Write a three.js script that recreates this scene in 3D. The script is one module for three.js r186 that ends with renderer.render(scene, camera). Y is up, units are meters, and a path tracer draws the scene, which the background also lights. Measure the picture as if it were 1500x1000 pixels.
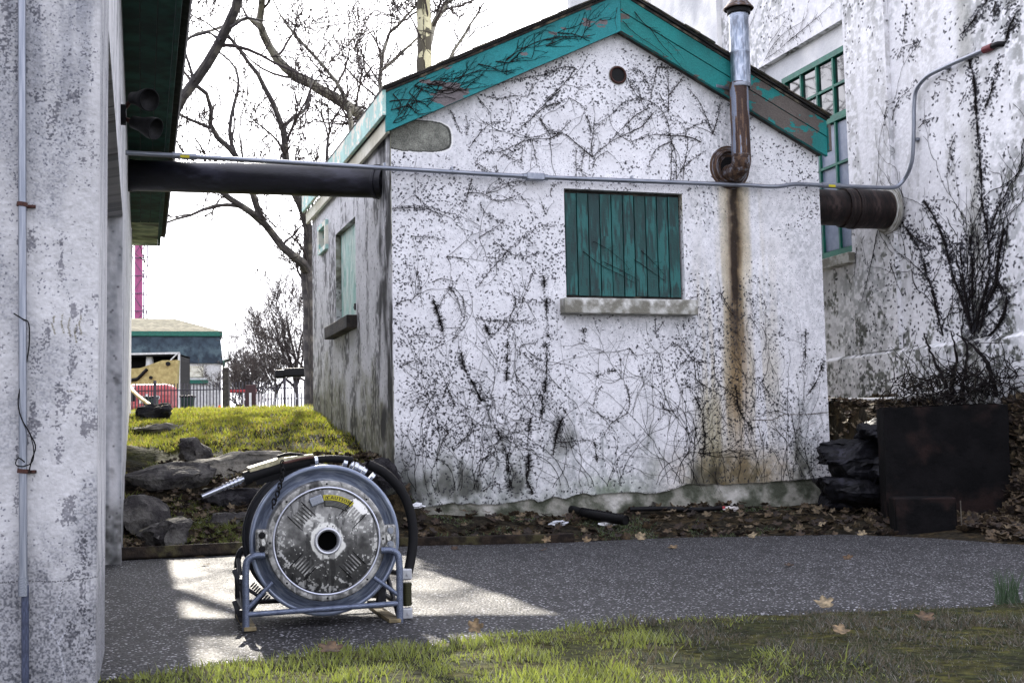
import * as THREE from 'three';
import { RoundedBoxGeometry } from 'three/addons/geometries/RoundedBoxGeometry.js';
import { mergeGeometries, mergeVertices } from 'three/addons/utils/BufferGeometryUtils.js';

// ---------------------------------------------------------------- camera, sky, sun, exposure
const scene = new THREE.Scene();
const EYE = 0.56;
const camera = new THREE.PerspectiveCamera(30.07, 1500 / 1000, 0.1, 2500);
camera.position.set(0, EYE, 0);
camera.rotation.order = 'YXZ';
camera.rotation.set(0.085, 0, -0.0207);

const SUN = new THREE.Vector3(-0.275, 0.54, -1).normalize();
{ // hazy bright sky: pale blue air, whiter to the horizon, wide glow round the sun
  const w = 512, h = 256, d = new Float32Array(w * h * 4);
  for (let j = 0; j < h; j++) for (let i = 0; i < w; i++) {
    const el = ((j + 0.5) / h - 0.5) * Math.PI, az = ((i + 0.5) / w - 0.5) * 2 * Math.PI;
    const x = Math.cos(el) * Math.cos(az), y = Math.sin(el), z = Math.cos(el) * Math.sin(az);
    const g = Math.acos(Math.min(1, x * SUN.x + y * SUN.y + z * SUN.z)), t = Math.pow(Math.max(0, y), 0.6);
    const glow = 1.3 * Math.exp(-g / 0.22) + 0.42 * Math.exp(-g / 0.75), o = (j * w + i) * 4;
    d[o] = 0.50 + (0.33 - 0.50) * t + glow; d[o + 1] = 0.505 + (0.34 - 0.505) * t + glow * 0.97; d[o + 2] = 0.56 + (0.44 - 0.56) * t + glow * 0.92; d[o + 3] = 1;
  }
  const tex = new THREE.DataTexture(d, w, h, THREE.RGBAFormat, THREE.FloatType);
  tex.mapping = THREE.EquirectangularReflectionMapping; tex.magFilter = THREE.LinearFilter; tex.minFilter = THREE.LinearFilter; tex.wrapS = THREE.RepeatWrapping; tex.needsUpdate = true;
  scene.background = tex; scene.environment = tex;
}

const sun = new THREE.DirectionalLight(new THREE.Color(1.0, 0.93, 0.82), 3.3);
sun.target.position.set(0, 0, -7);
sun.position.copy(SUN).multiplyScalar(60).add(sun.target.position);
sun.castShadow = true;
sun.shadow.radius = 1;
sun.shadow.mapSize.set(2048, 2048);
Object.assign(sun.shadow.camera, { left: -14, right: 14, top: 14, bottom: -14, near: 1, far: 140 });
scene.add(sun, sun.target);

const renderer = new THREE.WebGLRenderer({ antialias: true });
renderer.setSize(1500, 1000);
renderer.shadowMap.enabled = true;
renderer.toneMapping = THREE.LinearToneMapping;
renderer.toneMappingExposure = 4.8;

// ---------------------------------------------------------------- helpers
let seedState = 12345;
const reseed = (s) => { seedState = s >>> 0; };
function rnd() { seedState = (seedState + 0x6D2B79F5) >>> 0; let t = seedState; t = Math.imul(t ^ (t >>> 15), t | 1); t ^= t + Math.imul(t ^ (t >>> 7), t | 61); return ((t ^ (t >>> 14)) >>> 0) / 4294967296; }
const rr = (a, b) => a + (b - a) * rnd();
const clamp = (x, a = 0, b = 1) => Math.min(b, Math.max(a, x));
const smooth = (x) => { x = clamp(x); return x * x * (3 - 2 * x); };
const mix = (a, b, t) => a + (b - a) * t;
function pl(x, t) { if (x <= t[0][0]) return t[0][1]; for (let i = 1; i < t.length; i++) if (x <= t[i][0]) return mix(t[i - 1][1], t[i][1], (x - t[i - 1][0]) / (t[i][0] - t[i - 1][0])); return t[t.length - 1][1]; }
function hash2(x, y, s) { let h = Math.imul(x, 374761393) + Math.imul(y, 668265263) + Math.imul(s, 1442695041); h = Math.imul(h ^ (h >>> 13), 1274126177); return ((h ^ (h >>> 16)) >>> 0) / 4294967296; }
function vn(x, y, s = 0) { const xi = Math.floor(x), yi = Math.floor(y); let fx = x - xi, fy = y - yi; fx = fx * fx * (3 - 2 * fx); fy = fy * fy * (3 - 2 * fy); const a = hash2(xi, yi, s), b = hash2(xi + 1, yi, s), c = hash2(xi, yi + 1, s), d = hash2(xi + 1, yi + 1, s); return a + (b - a) * fx + (c - a) * fy + (a - b - c + d) * fx * fy; }
function fbm(x, y, o = 4, s = 0) { let v = 0, a = 0.5, n = 0; for (let i = 0; i < o; i++) { v += a * vn(x, y, s + i * 17); n += a; a *= 0.5; x *= 2.03; y *= 2.03; } return v / n; }
const V = (x, y, z) => new THREE.Vector3(x, y, z);

const taken = {};
function numbered(name) { if (!(name in taken)) { taken[name] = 0; return name; } taken[name]++; return name + '_' + String(taken[name]).padStart(3, '0'); }
function shade(o) { o.castShadow = true; o.receiveShadow = true; return o; }
function mesh(name, geo, mat, parent) { const m = shade(new THREE.Mesh(Array.isArray(geo) ? merge(geo) : geo, mat)); m.name = parent ? name : numbered(name); (parent || scene).add(m); return m; }
function thing(name, label, category, group, parent) { const g = new THREE.Group(); g.name = numbered(name); g.userData = { label, category }; if (group) g.userData.group = group; (parent || scene).add(g); return g; }
function tag(o, label, category, group) { o.userData.label = label; o.userData.category = category; if (group) o.userData.group = group; return o; }
function struct(o) { o.userData.kind = 'structure'; return o; }
function stuff(o) { o.userData.kind = 'stuff'; return o; }
function merge(list) {
  const l = list.map((g) => { g = g.index ? g.toNonIndexed() : g; for (const k of Object.keys(g.attributes)) if (!['position', 'normal', 'uv'].includes(k)) g.deleteAttribute(k); if (!g.attributes.uv) boxUV(g); return g; });
  return l.length > 1 ? mergeGeometries(l) : l[0];
}
function boxUV(g, k = 1) { // uv in metres, from the side each face points to
  if (g.index) g = g.toNonIndexed();
  const p = g.attributes.position, n = g.attributes.normal, uv = new Float32Array(p.count * 2);
  for (let i = 0; i < p.count; i += 3) {
    const ax = Math.abs(n.getX(i)), ay = Math.abs(n.getY(i)), az = Math.abs(n.getZ(i));
    for (let j = i; j < i + 3; j++) { const x = p.getX(j), y = p.getY(j), z = p.getZ(j);
      const [u, v] = az >= ax && az >= ay ? [x, y] : ax >= ay ? [z, y] : [x, z]; uv[2 * j] = u * k; uv[2 * j + 1] = v * k; }
  }
  g.setAttribute('uv', new THREE.BufferAttribute(uv, 2)); return g;
}
function box(w, h, d, x = 0, y = 0, z = 0, bev = 0, rot) { // centred at x,y,z
  let g = bev ? new RoundedBoxGeometry(w, h, d, 1, bev) : new THREE.BoxGeometry(w, h, d);
  g = boxUV(g); { const uv = g.attributes.uv, a = x * 1.7 + z * 0.9, b = y * 0.6 + x * 2.9 + z * 2.3; for (let i = 0; i < uv.count; i++) uv.setXY(i, uv.getX(i) + a, uv.getY(i) + b); } if (rot) g.applyMatrix4(new THREE.Matrix4().makeRotationFromEuler(new THREE.Euler(...rot))); return g.translate(x, y, z);
}
function between(a, b, g) { // a geometry along +Y of unit length, laid from a to b
  const d = b.clone().sub(a), q = new THREE.Quaternion().setFromUnitVectors(V(0, 1, 0), d.clone().normalize());
  return g.applyMatrix4(new THREE.Matrix4().compose(a.clone().add(b).multiplyScalar(0.5), q, V(1, 1, 1)));
}
function rod(a, b, r, n = 10, r2) { const g = new THREE.CylinderGeometry(r2 ?? r, r, a.distanceTo(b), n); return between(a, b, g); }
function bar(a, b, w, t) { return between(a, b, boxUV(new THREE.BoxGeometry(w, a.distanceTo(b), t))); }
function pipe(pts, r, seg = 40, n = 10, tension = 0.5) { return new THREE.TubeGeometry(new THREE.CatmullRomCurve3(pts, false, 'centripetal', tension), seg, r, n); }
function lathe(prof, n = 40) { return new THREE.LatheGeometry(prof.map(([r, y]) => new THREE.Vector2(r, y)), n); }
class Acc { // tapered limbs gathered into one indexed geometry
  constructor() { this.p = []; this.n = []; this.uv = []; this.i = []; }
  limb(pts, rad, sides = 5) {
    const base = this.p.length / 3, m = pts.length; let up = V(0.31, 0.2, 0.93); let len = 0;
    for (let k = 0; k < m; k++) {
      const t = (k < m - 1 ? pts[k + 1].clone().sub(pts[k]) : pts[k].clone().sub(pts[k - 1])).normalize();
      const a = up.clone().addScaledVector(t, -up.dot(t)); if (a.lengthSq() < 1e-5) a.set(t.y, -t.x, 0.01); a.normalize(); up = a.clone(); const b = t.clone().cross(a); if (k) len += pts[k].distanceTo(pts[k - 1]);
      for (let s = 0; s < sides; s++) { const w = s / sides * Math.PI * 2, c = Math.cos(w), d = Math.sin(w), nx = a.x * c + b.x * d, ny = a.y * c + b.y * d, nz = a.z * c + b.z * d;
        this.p.push(pts[k].x + nx * rad[k], pts[k].y + ny * rad[k], pts[k].z + nz * rad[k]); this.n.push(nx, ny, nz); this.uv.push(s / sides * 0.4, len); }
    }
    for (let k = 0; k < m - 1; k++) for (let s = 0; s < sides; s++) { const s2 = (s + 1) % sides, a = base + k * sides + s, b = base + k * sides + s2, c = a + sides, d = b + sides; this.i.push(a, b, c, b, d, c); }
    const e = base + (m - 1) * sides; for (let s = 1; s < sides - 1; s++) this.i.push(e, e + s, e + s + 1);
  }
  tri(a, b, c) { const base = this.p.length / 3, n = b.clone().sub(a).cross(c.clone().sub(a)).normalize(); for (const q of [a, b, c]) { this.p.push(q.x, q.y, q.z); this.n.push(n.x, n.y, n.z); this.uv.push(q.x, q.y); } this.i.push(base, base + 1, base + 2); }
  geo() { const g = new THREE.BufferGeometry(); g.setAttribute('position', new THREE.Float32BufferAttribute(this.p, 3)); g.setAttribute('normal', new THREE.Float32BufferAttribute(this.n, 3)); g.setAttribute('uv', new THREE.Float32BufferAttribute(this.uv, 2)); g.setIndex(this.i); return g; }
}
function smoothLine(pts, step) { // a wandering line through the points
  const c = new THREE.CatmullRomCurve3(pts, false, 'centripetal'); return c.getSpacedPoints(Math.max(2, Math.ceil(c.getLength() / step)));
}

// ---------------------------------------------------------------- computed textures
class Paint { // a colour sheet in metres; values are sRGB 0..255
  constructor(wm, hm, ppm, x0 = 0, y0 = 0) { this.w = Math.round(wm * ppm); this.h = Math.round(hm * ppm); this.wm = wm; this.hm = hm; this.k = ppm; this.x0 = x0; this.y0 = y0; this.a = new Float32Array(this.w * this.h * 3); }
  fill(fn) { const { w, h, a, k } = this; for (let j = 0; j < h; j++) for (let i = 0; i < w; i++) { const c = fn(this.x0 + (i + 0.5) / k, this.y0 + (j + 0.5) / k); const o = (j * w + i) * 3; a[o] = c[0]; a[o + 1] = c[1]; a[o + 2] = c[2]; } return this; }
  blend(x, y, col, al) { const i = Math.floor((x - this.x0) * this.k), j = Math.floor((y - this.y0) * this.k); if (i < 0 || j < 0 || i >= this.w || j >= this.h) return; const o = (j * this.w + i) * 3; for (let c = 0; c < 3; c++) this.a[o + c] += (col[c] - this.a[o + c]) * al; }
  dab(x, y, rx, ry, ang, col, al) { const r = Math.max(rx, ry), c = Math.cos(ang), s = Math.sin(ang), st = 1 / this.k; for (let dy = -r; dy <= r; dy += st) for (let dx = -r; dx <= r; dx += st) { const u = (dx * c + dy * s) / rx, v = (-dx * s + dy * c) / ry, d = u * u + v * v; if (d < 1) this.blend(x + dx, y + dy, col, al * Math.min(1, (1 - d) * 2.2)); } }
  line(pts, w, col, al, jit = 0) { for (let i = 1; i < pts.length; i++) { const [x0, y0] = pts[i - 1], [x1, y1] = pts[i], L = Math.hypot(x1 - x0, y1 - y0), n = Math.ceil(L * this.k / 1.2); for (let k = 0; k < n; k++) { const t = k / n; this.dab(mix(x0, x1, t) + rr(-jit, jit), mix(y0, y1, t) + rr(-jit, jit), w * rr(0.6, 1.3), w * rr(0.6, 1.3), 0, col, al); } } }
  tex() { const d = new Uint8Array(this.w * this.h * 4); for (let i = 0; i < this.w * this.h; i++) { for (let c = 0; c < 3; c++) d[i * 4 + c] = clamp(this.a[i * 3 + c], 0, 255); d[i * 4 + 3] = 255; } const t = new THREE.DataTexture(d, this.w, this.h); t.colorSpace = THREE.SRGBColorSpace; finish(t); t.repeat.set(1 / this.wm, 1 / this.hm); t.offset.set(-this.x0 / this.wm, -this.y0 / this.hm); return t; }
}
function finish(t) { t.wrapS = t.wrapT = THREE.RepeatWrapping; t.magFilter = THREE.LinearFilter; t.minFilter = THREE.LinearMipmapLinearFilter; t.generateMipmaps = true; t.needsUpdate = true; return t; }
function tileNoise(n, cells, o, s) { // a periodic fbm sheet of n*n values
  const out = new Float32Array(n * n); let amp = 1, tot = 0;
  for (let k = 0; k < o; k++) { const c = cells << k; for (let j = 0; j < n; j++) for (let i = 0; i < n; i++) { const x = i / n * c, y = j / n * c, xi = Math.floor(x), yi = Math.floor(y); let fx = x - xi, fy = y - yi; fx = fx * fx * (3 - 2 * fx); fy = fy * fy * (3 - 2 * fy); const h = (a, b) => hash2(a % c, b % c, s + k * 13); out[j * n + i] += amp * (h(xi, yi) * (1 - fx) * (1 - fy) + h(xi + 1, yi) * fx * (1 - fy) + h(xi, yi + 1) * (1 - fx) * fy + h(xi + 1, yi + 1) * fx * fy); } tot += amp; amp *= 0.55; }
  for (let i = 0; i < out.length; i++) out[i] /= tot; return out;
}
function tileTex(n, size, fn, srgb = true) { const d = new Uint8Array(n * n * 4); for (let i = 0; i < n * n; i++) { const c = fn(i, i % n, Math.floor(i / n)); d[i * 4] = clamp(c[0], 0, 255); d[i * 4 + 1] = clamp(c[1], 0, 255); d[i * 4 + 2] = clamp(c[2], 0, 255); d[i * 4 + 3] = 255; } const t = new THREE.DataTexture(d, n, n); if (srgb) t.colorSpace = THREE.SRGBColorSpace; finish(t); t.repeat.set(1 / size, 1 / size); return t; }
const grey = (v) => [v, v, v];
const NA = tileNoise(512, 8, 6, 3), NB = tileNoise(512, 32, 4, 71), NC = tileNoise(512, 4, 5, 131);
const bumpStucco = tileTex(512, 0.7, (i) => grey(255 * (0.45 * NA[i] + 0.55 * NB[i])), false);
const bumpFine = tileTex(512, 0.35, (i) => grey(255 * NB[i]), false);
function mat(o) { const m = o.physical || o.dull ? new THREE.MeshPhysicalMaterial() : new THREE.MeshStandardMaterial(); if (o.dull) m.specularIntensity = o.dull; delete o.physical; delete o.dull; m.roughness = 0.85; for (const k in o) { if (k === 'color' && !(o[k] instanceof THREE.Color)) m.color.set(o[k]); else m[k] = o[k]; } return m; }
const lin = (r, g, b) => new THREE.Color().setRGB(r, g, b);
function mottled(c1, c2, size, contrast = 1.4, c3, grain = 10, seed = 0) { // two or three sRGB colours mixed by noise
  return tileTex(512, size, (i, x, y) => { const a = clamp((NA[i] - 0.5) * contrast * 2 + 0.5), b = clamp((NC[(i * 1 + seed * 977) % (512 * 512)] - 0.55) * 5), g = (hash2(x, y, 5 + seed) - 0.5) * grain * 2; const c = [0, 1, 2].map((k) => mix(c1[k], c2[k], a)); return c.map((v, k) => (c3 ? mix(v, c3[k], b) : v) + g); });
}

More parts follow.
